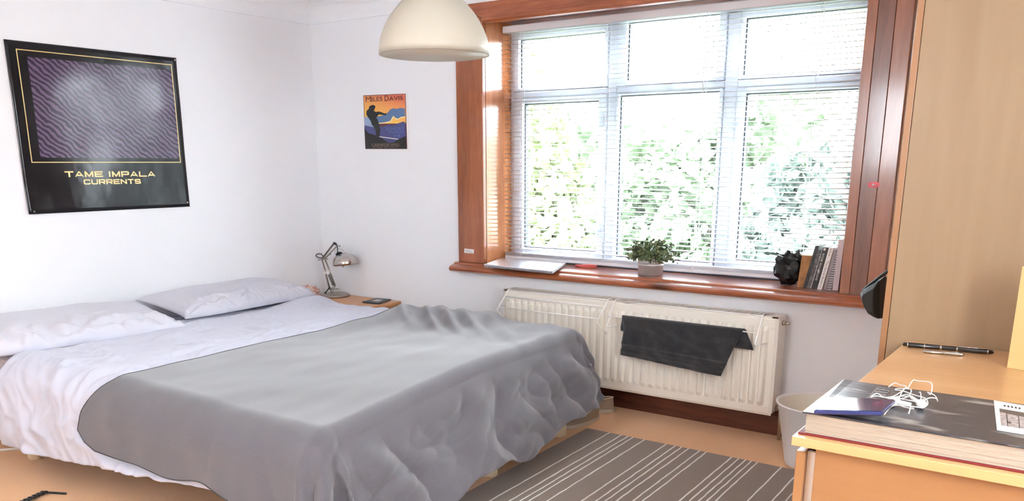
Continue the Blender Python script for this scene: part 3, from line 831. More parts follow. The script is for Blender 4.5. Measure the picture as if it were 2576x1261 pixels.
mpoly('printed_line', [(612, 903), (908, 942), (906, 956), (612, 916)], pc('white_ink', 226, 220, 214), 6)
WM = frame_matrix
def wt(x, y, d=8): 
    return WM(mw(x, y, d), (1, 0, .012), (0, 0, 1))
MAR = pc('lettering_maroon', 110, 40, 44); BLU = pc('lettering_blue', 92, 120, 176); TAN = pc('lettering_tan', 150, 126, 112)
def fit(txt, x0, x1, y, size, m, dy=0.):
    p0, p1 = mw(x0, y, 8), mw(x1, y - dy, 8)
    text_mesh(txt, size, frame_matrix((p0 + p1) / 2, (1, 0, .012), (0, 0, 1)), 'lettering', m, ms, width=(p1 - p0).length)
fit('M', 392, 478, 320, .047, MAR); fit('ILES', 486, 655, 316, .037, MAR); fit('D', 692, 756, 306, .047, MAR); fit('AVIS', 766, 985, 303, .037, MAR)
fit('SUNDAY', 716, 1000, 782, .027, BLU); fit('MARCH', 768, 1000, 836, .020, BLU); fit('14', 848, 928, 898, .026, BLU)
fit('CARNEGIE HALL', 490, 932, 1038, .0245, TAN); fit('57th STREET   NEW YORK CITY', 505, 912, 1076, .010, TAN)

# stickers on the casing
sa, sb, sc2, sd2 = [atp(x, y, 1, -.0312) for x, y in ((1168.5, 625.5), (1192.5, 628), (1192, 638), (1168, 636.5))]
lb = thing('name_label', 'tiny white printed label stuck low on the left window casing', 'label', sa)
MB().prism([sa, sb, sc2, sd2], (0, -.0008, 0)).build('paper', PAPER, lb)
b = MB()
for f0, wd in ((.3, .55), (.68, .72)):
    a0 = sa.lerp(sd2, f0); c0 = sb.lerp(sc2, f0)
    for k in range(9):
        q0 = .12 + wd * k / 9; q1 = q0 + wd / 9 * random.uniform(.5, .85)
        p = a0.lerp(c0, q0); r_ = a0.lerp(c0, q1)
        b.box(p.x, r_.x, -.0330, -.0321, p.z - .0018, p.z + .0014)
b.build('fine_print', mat('grey_ink', srgb(130, 126, 130), .6), lb)
ctr = atp(2198, 465, 1, -.0312)
rs = thing('play_sticker', 'small red rounded sticker with white triangle on the right window casing', 'sticker', ctr)
b = MB(); b.prism([(ctr.x + .025 * math.copysign(abs(math.cos(a)) ** .5, math.cos(a)), -.0312, ctr.z + .0125 * math.copysign(abs(math.sin(a)) ** .6, math.sin(a))) for a in [2 * PI * k / 28 for k in range(28)]], (0, -.001, 0))
b.build('badge', mat('red_vinyl', srgb(226, 44, 58), .3), rs)
MB().prism([(ctr.x - .006, -.0324, ctr.z + .006), (ctr.x - .006, -.0324, ctr.z - .006), (ctr.x + .009, -.0324, ctr.z)], (0, -.0006, 0)).build('triangle', PAPER, rs)

# ================================================================== PENDANT LAMP
lc = Vector((2.272, -1.46, 1.735))
pd = thing('pendant_lamp', 'cream bell-shaped pendant lamp hanging in front of the window', 'lamp', lc)
pr = [(.2115, 0), (.2105, .025), (.2035, .062), (.190, .094), (.1755, .122), (.155, .151), (.128, .182), (.098, .212), (.075, .245), (.060, .285), (.052, .33), (.045, .335)]
inner = [(r - .004, z - .001) for r, z in pr[::-1]]
b = MB(); b.lathe(pr + inner + [pr[0]], lc, 72)
o = b.build('shade', SHADE, pd, smooth=True)
MB().lathe([(.001, .30), (.03, .30), (.03, .345), (.02, .37), (.001, .37)], lc, 20).build('lampholder', mat('white_plastic', (.8, .8, .79, 1), .4), pd, smooth=True)
MB().tube([lc + Vector((0, 0, .36)), (lc.x, lc.y, ZC)], .004, 8).build('flex', CORD, pd)
MB().lathe([(.05, 0), (.045, -.02), (.02, -.03), (.001, -.03)], (lc.x, lc.y, ZC), 24).build('ceiling_rose', CORD, pd, smooth=True)
MB().lathe([(.001, .19), (.014, .195), (.028, .22), (.030, .245), (.02, .275), (.016, .30), (.001, .30)], lc, 20).build('bulb', mat('opal_bulb', (.85, .84, .8, 1), .3), pd, smooth=True)

# ================================================================== RADIATOR
RX0, RX1, RZ0, RZ1, RYF, RYB = 1.66, 3.263, .135, .620, -.150, -.035
rd = thing('radiator', 'long cream convector radiator mounted under the window sill', 'radiator', ((RX0 + RX1) / 2, -.09, RZ0))
NR = 34; pitch = (RX1 - RX0 - .07) / NR
xs = [RX0, RX0 + .012]; 
x = RX0 + .035
xs += [RX0 + .03]
for k in range(NR):
    for q in (0, .10, .22, .34, .66, .78, .90): xs.append(x + pitch * (k + q))
xs += [RX1 - .03, RX1 - .012, RX1]
zs_ = [RZ0, RZ0 + .012, RZ0 + .045, RZ0 + .058, RZ0 + .066, RZ0 + .2, RZ0 + .33, RZ1 - .066, RZ1 - .058, RZ1 - .046, RZ1 - .012, RZ1]
P = np.zeros((len(xs), len(zs_), 3))
for i, xx in enumerate(xs):
    q = ((xx - x) / pitch) % 1.0 if x < xx < x + pitch * NR else 0
    gx = max(0, min(1, (q - .10) / .24)) if q < .5 else max(0, min(1, (.90 - q) / .24))
    for j, zz in enumerate(zs_):
        gz = 1 if 4 <= j <= 7 else (.6 if j in (3, 8) else 0)
        edge = .006 if (j in (0, 11) or i in (0, len(xs) - 1)) else 0
        P[i, j] = (xx, RYF + edge - .011 * gx * gz + .004 * gz * (1 - gx), zz)
b = MB(); b.grid(P); o = b.build('front_panel', RAD, rd); solidify(o, .0018, 1)
for p in o.data.polygons: p.use_smooth = False
MB().box(RX0, RX1, RYB - .008, RYB, RZ0, RZ1 - .01).build('back_panel', RAD, rd)
for xx in (RX0 - .004, RX1):
    MB().box(xx, xx + .004, RYF + .006, RYB, RZ0 + .01, RZ1 + .004).build('side_panel', RAD, rd, bevel=.001)
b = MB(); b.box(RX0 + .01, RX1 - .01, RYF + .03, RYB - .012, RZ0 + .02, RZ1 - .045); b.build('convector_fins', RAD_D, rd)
b = MB()
b.box(RX0, RX1, RYF + .002, RYF + .016, RZ1 - .004, RZ1 + .004).box(RX0, RX1, RYB - .014, RYB, RZ1 - .004, RZ1 + .004)
for xx in (RX0, (RX0 + RX1) / 2 - .02, RX1 - .03): b.box(xx, xx + .03, RYF + .002, RYB, RZ1 - .0035, RZ1 + .0045)
n = 96
for k in range(n):
    xx = RX0 + .035 + (RX1 - RX0 - .074) * k / (n - 1)
    b.hexa([(xx, RYF + .015, RZ1 - .003), (xx + .0075, RYF + .015, RZ1 - .003), (xx + .0075, RYB - .013, RZ1 - .003), (xx, RYB - .013, RZ1 - .003)],
           [(xx, RYF + .015, RZ1 + .003), (xx + .0075, RYF + .015, RZ1 + .003), (xx + .0075, RYB - .013, RZ1 + .003), (xx, RYB - .013, RZ1 + .003)])
stuff(b.build('top_grille', RAD, rd))
b = MB(); b.tube([(RX1 + .004, -.085, RZ1 - .032), (RX1 + .014, -.085, RZ1 - .032)], .012, 14).tube([(RX1 + .014, -.085, RZ1 - .032), (RX1 + .038, -.085, RZ1 - .032)], .007, 10)
b.build('bleed_valve', BRASSY, rd, smooth=True)
b = MB(); b.tube([(RX1 + .004, -.085, RZ0 + .03), (RX1 + .03, -.085, RZ0 + .03)], .011, 12).tube([(RX1 + .03, -.085, RZ0 + .06), (RX1 + .03, -.085, RZ0 + .02), (RX1 + .03, -.085, .0)], [.012, .012, .008], 12)
b.build('valve', BRASSY, rd, smooth=True)

# wire airers hooked over the radiator
def airer(label, xl, xr, ykn, zkn, bars, foot):
    t = thing('radiator_airer', label, 'drying rack', ((xl + xr) / 2, RYF, zkn - .08), 'wire airers hooked on the radiator')
    for x_ in (xl, xr):
        sx = 0
        pts = [(x_, RYF + .030, RZ1 - .012), (x_, RYF + .030, RZ1 + .010), (x_, RYF - .006, RZ1 + .010), (x_, RYF - .012, RZ1 + .004), (x_ - .02 * foot, ykn, zkn)]
        if foot > 0: pts += [(x_, RYF - .014, zkn - .075)]
        else: pts += [(x_, ykn + .002, zkn - .004), (x_ + .03, RYF - .016, zkn - .006)]
        MB().tube(pts, .0034, 7).build('side_arm', WIRE, t, smooth=True)
    for y_, z_, e in bars:
        MB().tube([(xl - e, y_, z_), (xr - e, y_, z_)], .0030, 7).build('rail', WIRE, t, smooth=True)
airer('left wire airer hooked on the radiator, its rails empty', 1.70, 2.352, -.245, .517, [(RYF - .010, RZ1 + .006, 0), (-.183, .592, .006), (-.232, .533, .016)], 1)
airer('right wire airer hooked on the radiator, carrying the dark towel', 2.395, 3.192, -.245, .503, [(RYF - .010, RZ1 + .006, 0), (-.216, .551, .012)], 0)

# towel over the right airer's rail
U, V = np.meshgrid(np.linspace(0, 1, 70), np.linspace(-.42, 1, 90), indexing='ij')
yb, zb = -.216, .551
x_top = 2.470 + .655 * U
x_bot = 2.482 + .545 * U
vv = np.clip(V, 0, 1); drop = (.212 + .038 * U)
x_ = x_top + (x_bot - x_top) * vv + .012 * np.sin(V * 4) * (1 - U)
x_ = x_ + (V < 0) * (-V) * .22 * U * .5
rr = .0105
arc = V * drop
y_ = np.where(arc > rr * 1.57, yb - rr - .006 * np.sin(vv * 2.6), np.where(arc > -rr * 1.57, yb - rr * np.sin(arc / rr), yb + rr + .010 * np.clip(-V, 0, 1)))
z_ = np.where(arc > rr * 1.57, zb + .0 - (arc - rr * 1.57), np.where(arc > -rr * 1.57, zb + rr * np.cos(arc / rr), zb + (arc + rr * 1.57)))
y_ = y_ + (.014 * perlin(U * 3.2, V * 2.2) + .006 * perlin(U * 9, V * 7)) * sstep(.05, .3, np.abs(V)) - .004 * sstep(.70, .72, V) * sstep(.86, .84, V) * -1
b = MB(); b.grid(np.stack([x_, y_, z_], -1))
o = b.build('towel', TOWEL, None, smooth=True, loc=(2.78, yb, .30), auto=False); solidify(o, .007, 0)
tag(o, 'charcoal grey hand towel hanging from the right airer on the radiator', 'towel')

# ================================================================== THINGS ON THE SILL
SZ = .7455
lt = thing('laptop', 'closed silver laptop lying at the left end of the window sill', 'laptop', (1.73, .02, SZ))
q = [Vector((p.x, p.y, SZ)) for p in (atp(1217, 664, 2, .768), atp(1390, 681, 2, .768), atp(1450, 655, 2, .768), atp(1277, 645, 2, .768))]
c_ = sum(q, Vector()) / 4
q[2].y = min(q[2].y, .16); q[3].y = min(q[3].y, .16)
MB().prism([p + Vector((0, 0, .004)) for p in q], (0, 0, .008)).build('base', mat('laptop_base', (.34, .33, .35, 1), .35, .4), lt, bevel=.003)
MB().prism([p + Vector((0, 0, .0125)) for p in q], (0, 0, .008)).build('lid', ALU, lt, bevel=.003)
for p in q:
    MB().lathe([(.008, 0), (.008, .005)], c_.lerp(p, .88), 10).build('foot', BLACKP, lt)
# hair tie
hc = atp(1474, 672, 2, SZ)
o = MB().tube([hc + Vector((.058 * math.cos(a) + .006 * math.sin(3 * a), .040 * math.sin(a), .006 + .002 * math.sin(2 * a))) for a in [2 * PI * k / 40 for k in range(40)]], .006, 7, closed=True).build('hair_tie', mat('red_elastic', srgb(214, 104, 98), .7, bump=(200, .4, .002)), None, smooth=True, loc=(hc.x, hc.y, SZ))
tag(o, 'small red fabric hair tie lying on the sill right of the laptop', 'hair tie')
# potted plant
pc_ = atp(1635, 680, 2, SZ); pc_ = Vector((2.475, .085, SZ))
pt = thing('potted_plant', 'little round-leaved plant in a zinc pot on the window sill', 'plant', pc_)
pr = [(.001, .0), (.064, .0), (.066, .002), (.0685, .050), (.0705, .052), (.0708, .056), (.0695, .058), (.0700, .064), (.0720, .066), (.0720, .070), (.0705, .072), (.0725, .088), (.0740, .090), (.0735, .093), (.070, .092), (.067, .078), (.001, .076)]
MB().lathe(pr, pc_, 48).build('pot', ZINC, pt, smooth=True)
MB().lathe([(.066, .078), (.04, .084), (.001, .086)], pc_, 24).build('soil', mat('potting_soil', srgb(48, 38, 30), .95), pt)
leafs, stems = MB(), MB()
R_ = random.Random(5)
for k in range(96):
    a = R_.uniform(0, 2 * PI); el = R_.uniform(-.25, 1.45)
    ln = R_.uniform(.080, .130)
    dx = Vector((math.cos(a) * math.cos(el), math.sin(a) * math.cos(el) * .9, math.sin(el) * .78))
    p0 = pc_ + Vector((math.cos(a) * .025, math.sin(a) * .025, .082)); p1 = p0 + dx * ln + Vector((0, 0, .012))
    pm_ = p0.lerp(p1, .5) + Vector((0, 0, .012))
    stems.tube([p0, pm_, p1], .0011, 4)
    for j in range(9):
        f = .35 + .65 * j / 8; c_ = (p0.lerp(pm_, f * 2) if f < .5 else pm_.lerp(p1, f * 2 - 1))
        n = Vector((R_.uniform(-1, 1), R_.uniform(-1, 1), R_.uniform(-.1, 1.3))).normalized(); tx = n.orthogonal().normalized(); tx = (Matrix.Rotation(R_.uniform(0, 6.28), 3, n) @ tx); ty = n.cross(tx)
        s_ = R_.uniform(.0075, .0125); c_ = c_ + tx * s_
        vs = [c_ + tx * (s_ * math.cos(q_)) + ty * (s_ * .85 * math.sin(q_)) + n * (.0022 * math.cos(2 * q_)) for q_ in [2 * PI * i / 8 for i in range(8)]]
        leafs.add(vs, [tuple(range(8))])
stuff(leafs.build('leaves', LEAF, pt)); stems.build('stems', STEM, pt)

# books, box and bag at the right end; each leans on the next
def bk(x, y): return (1990 + x / 9.343, 600 + y / 9.343)
def lean_book(label, bl_, br_, tl_, tr_, y0, depth, cover, pages=True, group='books leaning at the right end of the sill', name='book', cat='book'):
    P4 = [atp(*bk(*q_), 1, y0) for q_ in (bl_, br_, tr_, tl_)]
    zb_ = SZ + .0005
    lift = [zb_ - P4[0].z, zb_ - P4[1].z]
    P4[0].z = zb_; P4[1].z = zb_
    # keep the cover and back parallel: same lean on both sides
    lean = P4[3] - P4[0]; P4[2] = P4[1] + lean
    t = thing(name, label, cat, (P4[0] + P4[1]) * .5, group)
    d = Vector((0, depth, 0)); th = P4[1] - P4[0]
    up = lean
    if pages:
        cv = min(.0035, th.length * .16); tn_ = th.normalized()
        b = MB()
        b.prism([P4[0], P4[0] + tn_ * cv, P4[3] + tn_ * cv, P4[3]], d)
        b.prism([P4[1] - tn_ * cv, P4[1], P4[2], P4[2] - tn_ * cv], d)
        b.prism([P4[0] + tn_ * cv, P4[1] - tn_ * cv, P4[2] - tn_ * cv, P4[3] + tn_ * cv], Vector((0, cv, 0)))
        b.build('cover', cover, t)
        e = up.normalized() * .003
        MB().prism([P4[0] + tn_ * cv + e + Vector((0, cv, 0)), P4[1] - tn_ * cv + e + Vector((0, cv, 0)), P4[2] - tn_ * cv - e + Vector((0, cv, 0)), P4[3] + tn_ * cv - e + Vector((0, cv, 0))], d - Vector((0, cv + .003, 0))).build('pages', PAPER, t)
    else:
        MB().prism(P4, d).build('cover', cover, t)
    return t, P4
def spine_text(t, P4, s_, f, size, m, sx=1.0, side=.5, down=True):
    """lettering running down the spine (or up it)"""
    lean = P4[3] - P4[0]; th = P4[1] - P4[0]
    p = P4[0] + lean * f + th * side + Vector((0, -.0008, 0))
    X = -lean if down else lean
    X = X.normalized(); Zv = Vector((0, -1, 0)); Yv = Zv.cross(X)
    return text_mesh(s_, size, frame_matrix(p, X, Yv), 'lettering', m, t, sx=sx)
DKB = mat('dark_slate_cover', srgb(58, 57, 62), .45, noise=(40, srgb(34, 34, 36), .4, .6))
GRB = mat('grey_cover', srgb(112, 110, 112), .45, noise=(30, srgb(70, 68, 70), .4, .6))
KKB = mat('black_cover', srgb(26, 26, 28), .4)
WHB = mat('white_cover', (.82, .80, .78, 1), .5)
MVB = mat('mauve_grey_cover', srgb(168, 160, 164), .5)
INKW = mat('pale_lettering', srgb(222, 220, 216), .5); INKD = mat('dark_lettering', srgb(62, 58, 60), .5)
YF = .045
t_, P4 = lean_book('thin dark slate hardback leaning next to the brown box', (278, 1118), (365, 1112), (572, 172), (640, 178), YF, .115, DKB)
t_, P4 = lean_book('grey book with large black letters on its spine', (368, 1112), (478, 1118), (628, 285), (735, 270), YF, .115, GRB)
spine_text(t_, P4, 'A T L A S', .040, .056, mat('near_black_lettering', srgb(28, 26, 28), .5), .9, .45) if False else spine_text(t_, P4, 'ATLAS', .66, .030, INKD, 1.6, .45, False)
b = MB(); lean = P4[3] - P4[0]; th = P4[1] - P4[0]
b.prism([P4[0] + th * .80 + Vector((0, -.0006, 0)), P4[0] + th * .92 + Vector((0, -.0006, 0)), P4[0] + th * .92 + lean + Vector((0, -.0006, 0)), P4[0] + th * .80 + lean + Vector((0, -.0006, 0))], (0, .0005, 0)); b.build('spine_stripe', INKW, t_)
t_, P4 = lean_book('black paperback with white spine lettering and round emblem', (480, 1130), (600, 1135), (752, 205), (878, 212), YF - .004, .115, KKB)
spine_text(t_, P4, 'ROSE ROAD', .62, .014, INKW, 1.25, .42); spine_text(t_, P4, 'JEROME', .33, .012, INKW, 1.25, .42)
c_ = P4[0] + (P4[3] - P4[0]) * .95 + (P4[1] - P4[0]) * .42
MB().lathe([(.0048, -.0003), (.0062, -.0003), (.0062, .0003), (.0048, .0003)], c_ + Vector((0, -.0006, 0)), 20, Matrix.Rotation(PI / 2, 3, 'X')).build('emblem', INKW, t_)
t_, P4 = lean_book('white paperback with small dark title along its spine', (610, 1180), (722, 1186), (888, 222), (992, 238), YF - .012, .12, WHB)
spine_text(t_, P4, 'The Secret Book', .42, .0125, INKD, 1.3, .55); spine_text(t_, P4, 'Selleck', .90, .0118, INKD, 1.2, .55); spine_text(t_, P4, 'Weir', .09, .0085, INKD, 1.2, .5)
t_, P4 = lean_book('slim mauve grey booklet between the white paperback and the spiral notebook', (758, 1165), (822, 1168), (1000, 300), (1046, 300), YF, .11, MVB)
# spiral notebook
t_, P4 = lean_book('pale spiral bound notebook with a black wire spine', (838, 1160), (950, 1164), (1040, 340), (1128, 345), YF + .004, .108, mat('notebook_cover', srgb(196, 190, 196), .5), False, name='notebook', cat='notebook')
b = MB(); lean = P4[3] - P4[0]; th = P4[1] - P4[0]
for k in range(15):
    p = P4[0] + lean * (.05 + .9 * k / 14) + th * .5
    b.tube([p + th * .55 * math.cos(a) + Vector((0, .005 - .008 * abs(math.sin(a)), 0)) + lean.normalized() * .0006 * a for a in [PI * i / 8 - PI for i in range(9)]], .0016, 5)
b.build('spiral_wire', BLACKP, t_, smooth=True)
t_, P4 = lean_book('sheaf of pinkish papers standing against the right side of the window', (972, 1190), (1106, 1180), (1120, 30), (1190, 20), YF, .11, mat('pinkish_paper', srgb(206, 192, 194), .7), False, name='paper_sheaf', cat='papers', group=None)
# brown box
bx = [atp(*bk(*q_), 1, .05) for q_ in ((195, 1070), (325, 1090), (500, 415), (262, 415))]
for i in (0, 1): bx[i].z = SZ + .0005
lean_x = .012
x0_, x1_, zt_ = bx[0].x - .01, bx[1].x - .004, (bx[2].z + bx[3].z) / 2
cb = thing('cardboard_box', 'small brown cardboard box between the black bag and the books', 'box', ((x0_ + x1_) / 2, .1, SZ))
MB().hexa([(x0_, .05, SZ + .0005), (x1_, .05, SZ + .0005), (x1_, .145, SZ + .0005), (x0_, .145, SZ + .0005)], [(x0_ + .010, .05, zt_), (x1_ + .035, .05, zt_), (x1_ + .035, .145, zt_), (x0_ + .010, .145, zt_)]).build('carton', mat('brown_card', srgb(178, 130, 86), .8, noise=(18, srgb(150, 104, 66), .4, .6)), cb, bevel=.0015)
MB().hexa([(x0_ + .008, .048, zt_ + .0004), (x1_ + .034, .048, zt_ + .0004), (x1_ + .034, .147, zt_ + .0004), (x0_ + .008, .147, zt_ + .0004)], [(x0_ + .006, .045, zt_ + .003), (x1_ + .036, .05, zt_ + .003), (x1_ + .036, .15, zt_ + .006), (x0_ + .004, .15, zt_ + .006)]).build('lid_flap', mat('pale_card_flap', srgb(214, 178, 140), .8), cb)
# black crumpled bag and the packet it stands on
pk = [atp(x, y, 2, SZ + .004) for x, y in ((1969, 711), (2004, 713), (2010, 705), (1978, 702))]
o = MB().prism([Vector((p.x, p.y, SZ + .0003)) for p in pk], (0, 0, .006)).build('packet', mat('silver_grey_packet', srgb(150, 148, 150), .35, noise=(60, srgb(96, 96, 100), .45, .55)), None, bevel=.001, loc=(pk[0].x, pk[0].y, SZ))
tag(o, 'flat silver grey packet on the sill in front of the black bag', 'packet')
bm = bmesh.new(); bmesh.ops.create_icosphere(bm, subdivisions=3, radius=1)
bc = Vector((3.215, .112, .826))
R_ = random.Random(3)
for v in bm.verts:
    n = v.co.normalized(); d = 1 + .34 * mnoise.noise(n * 2.6 + Vector((4, 2, 1))) + R_.uniform(-.07, .07)
    v.co = Vector((n.x * .072 * d, n.y * .038 * d, n.z * .080 * d)) + bc
    v.co.z = max(v.co.z, SZ + .001)
for tip in [tuple(atp(x, y, 1, .13)) for x, y in ((1957, 646), (1986, 633), (2010, 627), (2032, 640))]:
    v = min(bm.verts, key=lambda q_: (q_.co - Vector(tip)).length); v.co = Vector(tip)
bm.verts.index_update()
b = MB(); b.add([tuple(v.co) for v in bm.verts], [tuple(v.index for v in f.verts) for f in bm.faces]); bm.free()
o = b.build('plastic_bag', BAG, None, loc=(bc.x, bc.y, SZ))
tag(o, 'crumpled shiny black plastic bag on the sill beside the cardboard box', 'bag')

# ================================================================== WARDROBE
WDX, WDY = 3.872, -.93
e0 = atp(2205, 925, 1, WDY); WDX = e0.x
WD2 = atp(2222, 925, 1, WDY).x
wd = thing('wardrobe', 'tall birch veneer wardrobe at the right beside the window', 'wardrobe', (4.4, -.5, 0))
MB().box(WD2 + .001, 5.15, WDY, -.06, .0, 2.30).build('carcass', BIRCH_W, wd, bevel=.002)
MB().box(WDX, WD2 - .001, WDY + .004, -.06, .06, 2.30).build('door', BIRCH_E, wd, bevel=.002)
kn = MB(); kn.lathe([(.006, 0), (.006, .014), (.013, .02), (.013, .028), (.001, .031)], (WDX, -.62, .985), 16, Matrix.Rotation(-PI / 2, 3, 'Y')); kn.build('knob', STEEL, wd, smooth=True)
# black bag hanging from the knob
def hang(x, y): return atp(x, y, 1, -.62)
BG = thing('shoulder_bag', 'black nylon bag hanging on the wardrobe door beside the window', 'bag', hang(2200, 760))
pts = [(2172, 733), (2178, 724), (2195, 713), (2226, 695), (2226, 802), (2212, 797), (2194, 786), (2183, 768), (2176, 748)]
P3 = [hang(*p) for p in pts]; xm = WDX - .004
P3 = [Vector((min(p.x, xm), p.y, p.z)) for p in P3]
b = MB(); n = len(P3)
c_ = sum(P3, Vector()) / n
lay = [(-.10, .55), (-.07, .9), (0, 1.0), (.07, .9), (.10, .55)]
vs, fs = [], []
for dy, sc in lay:
    for p in P3:
        q_ = c_ + (p - c_) * sc; vs.append((min(q_.x + (xm - q_.x) * 0, xm), q_.y + dy, q_.z))
for i in range(len(lay) - 1):
    fs += [(i * n + k, i * n + (k + 1) % n, (i + 1) * n + (k + 1) % n, (i + 1) * n + k) for k in range(n)]
fs += [tuple(range(n)), tuple((len(lay) - 1) * n + k for k in range(n))]
b.add(vs, fs); b.build('pouch', FABRIC_B, BG, bevel=.006, seg=2)
MB().tube([hang(2176, 729) + Vector((0, -.03, 0)), hang(2200, 712) + Vector((0, -.05, .004)), Vector((xm - .012, -.645, .972)), Vector((xm - .012, -.62, .985))], .006, 8).build('strap', FABRIC_B, BG, smooth=True)
MB().lathe([(.001, -.006), (.006, -.004), (.006, .004), (.001, .006)], P3[0], 10).build('buckle', BLACKP, BG)

# ================================================================== CHEST OF DRAWERS
DZ = .73; DX0, DX1, DY0, DY1 = 3.967, 4.86, -2.245, -.936
ch = thing('chest_of_drawers', 'birch chest of drawers in the right foreground before the wardrobe', 'chest', (4.4, -1.6, 0))
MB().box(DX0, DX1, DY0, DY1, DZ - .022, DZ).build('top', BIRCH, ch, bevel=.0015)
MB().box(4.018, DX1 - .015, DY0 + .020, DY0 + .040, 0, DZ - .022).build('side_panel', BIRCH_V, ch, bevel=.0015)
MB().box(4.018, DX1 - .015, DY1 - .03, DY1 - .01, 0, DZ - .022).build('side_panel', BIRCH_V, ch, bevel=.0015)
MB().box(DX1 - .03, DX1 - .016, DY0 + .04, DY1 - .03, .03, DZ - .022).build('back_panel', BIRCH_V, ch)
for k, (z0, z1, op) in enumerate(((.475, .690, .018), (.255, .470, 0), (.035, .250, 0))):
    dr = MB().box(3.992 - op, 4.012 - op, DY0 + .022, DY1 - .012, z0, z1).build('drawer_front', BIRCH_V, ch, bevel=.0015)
    b = MB(); b.box(4.0125 - op, 4.76, DY0 + .044, DY0 + .056, z0 + .01, z1 - .004).box(4.0125 - op, 4.76, DY1 - .046, DY1 - .034, z0 + .01, z1 - .004).box(4.0125 - op, 4.76, DY0 + .056, DY1 - .046, z0 + .01, z0 + .02)
    b.build('drawer_box', mat('drawer_lining', (.80, .74, .66, 1), .6) if 'drawer_lining' not in bpy.data.materials else bpy.data.materials['drawer_lining'], dr)

# large hardback
def cover_mat():
    m = mat('black_dust_jacket', srgb(52, 54, 62), .33, coat=.25)
    nt = m.node_tree; N = nt.nodes.new; L = nt.links.new
    tc = N('ShaderNodeTexCoord'); mp = N('ShaderNodeMapping'); mp.inputs['Rotation'].default_value = (0, 0, math.radians(-28)); mp.inputs['Scale'].default_value = (5, 22, 1)
    L(tc.outputs['Object'], mp.inputs[0])
    n1 = N('ShaderNodeTexNoise'); n1.inputs['Scale'].default_value = 1.2; n1.inputs['Detail'].default_value = 8; n1.inputs['Distortion'].default_value = .6
    L(mp.outputs[0], n1.inputs['Vector'])
    r = N('ShaderNodeValToRGB'); r.color_ramp.elements[0].position = .56; r.color_ramp.elements[1].position = .80
    r.color_ramp.elements[0].color = srgb(50, 51, 58); r.color_ramp.elements[1].color = srgb(186, 182, 174)
    L(n1.outputs['Fac'], r.inputs[0]); L(r.outputs[0], nt.nodes['Principled BSDF'].inputs['Base Color'])
    return m
BT = .7865
hb = thing('hardback_book', 'large black hardback lying along the chest edge under the phone', 'book', (4.38, -2.04, DZ))
bx0, bx1, by0, by1 = 3.985, 4.70, -2.218, -1.868
MB().box(bx0 - .012, bx1, by0 - .003, by1 + .003, DZ + .0006, DZ + .0046).build('back_cover', mat('maroon_cloth_board', srgb(122, 30, 30), .6), hb, bevel=.001)
pg = MB(); 
n = 15
for k in range(n):
    z0 = DZ + .005 + (.0455 / n) * k
    pg.box(bx0 + .003 + .0012 * math.sin(k * 2.1), bx1 - .01, by0 + .003 + .0012 * math.sin(k * 1.7), by1 - .003, z0, z0 + .0455 / n * .93)
pg.build('pages', mat('cream_pages', srgb(182, 168, 152), .8, noise=(60, srgb(168, 152, 134), .4, .6), stretch=(.4, .4, 40)), hb)
MB().prism([(bx0 - .006, by0 - .003, BT - .0055), (bx0 + .02, by0 - .003, BT - .0045), (bx1, by0 - .003, BT - .0045), (bx1, by1 + .003, BT - .0045), (bx0 + .02, by1 + .003, BT - .0045), (bx0 - .004, by1 + .003, BT - .003)], (0, 0, .004)).build('front_cover', cover_mat(), hb, bevel=.001)
b = MB(); tl_ = atp(2195, 1008, 2, BT); tr_ = atp(2226, 976, 2, BT)
lm = frame_matrix(Vector(((tl_.x + tr_.x) / 2, (tl_.y + tr_.y) / 2, BT + .0002)), (tr_.x - tl_.x, tr_.y - tl_.y, 0), (-(tr_.y - tl_.y), tr_.x - tl_.x, 0))
b = MB(); L_ = (tr_ - tl_).length                          # faint outlined marks, standing in for an illegible title
for k in range(6):
    x0 = -L_ * .5 + L_ * k / 6
    for p, q_ in (((0, -.016), (0, .016)), ((.8, -.016), (.8, .016)), ((0, .016), (.8, .016)), ((0, -.016 + .016 * (k % 2)), (.8, -.016 + .016 * (k % 2)))):
        A_ = lm @ Vector((x0 + p[0] * L_ / 6, p[1], .0004)); B_ = lm @ Vector((x0 + q_[0] * L_ / 6, q_[1], .0004))
        b.tube([A_, B_], .0006, 4)
b.build('illegible_title', mat('pale_foil', srgb(156, 152, 150), .4), hb)

# phone
pq = [atp(x, y, 2, BT + .012) for x, y in ((2047, 1031), (2217, 1054), (2252, 1022), (2081, 998))]
ph = thing('phone', 'dark blue smartphone lying on the black hardback', 'phone', (pq[0].x, pq[0].y, BT))
for p in pq: p.z = BT
pq[1].z += .017; pq[2].z += .017
MB().prism([p + Vector((0, 0, .0005)) for p in pq], (0, 0, .0105)).build('body', mat('blue_phone_shell', srgb(40, 52, 110), .25, .3, coat=.6), ph, bevel=.004, seg=3)
c_ = sum(pq, Vector()) / 4
MB().prism([c_.lerp(p, .95) + Vector((0, 0, .0111)) for p in pq], (0, 0, .0006)).build('screen', mat('phone_glass', srgb(24, 34, 74), .06, coat=1.0), ph)
cp = c_.lerp(pq[2], .78).lerp(pq[1], .05)
MB().lathe([(.006, .0010), (.006, .0126), (.001, .0126)], (cp.x, cp.y, BT + .0105), 16).build('camera_lens', BLACKP, ph)

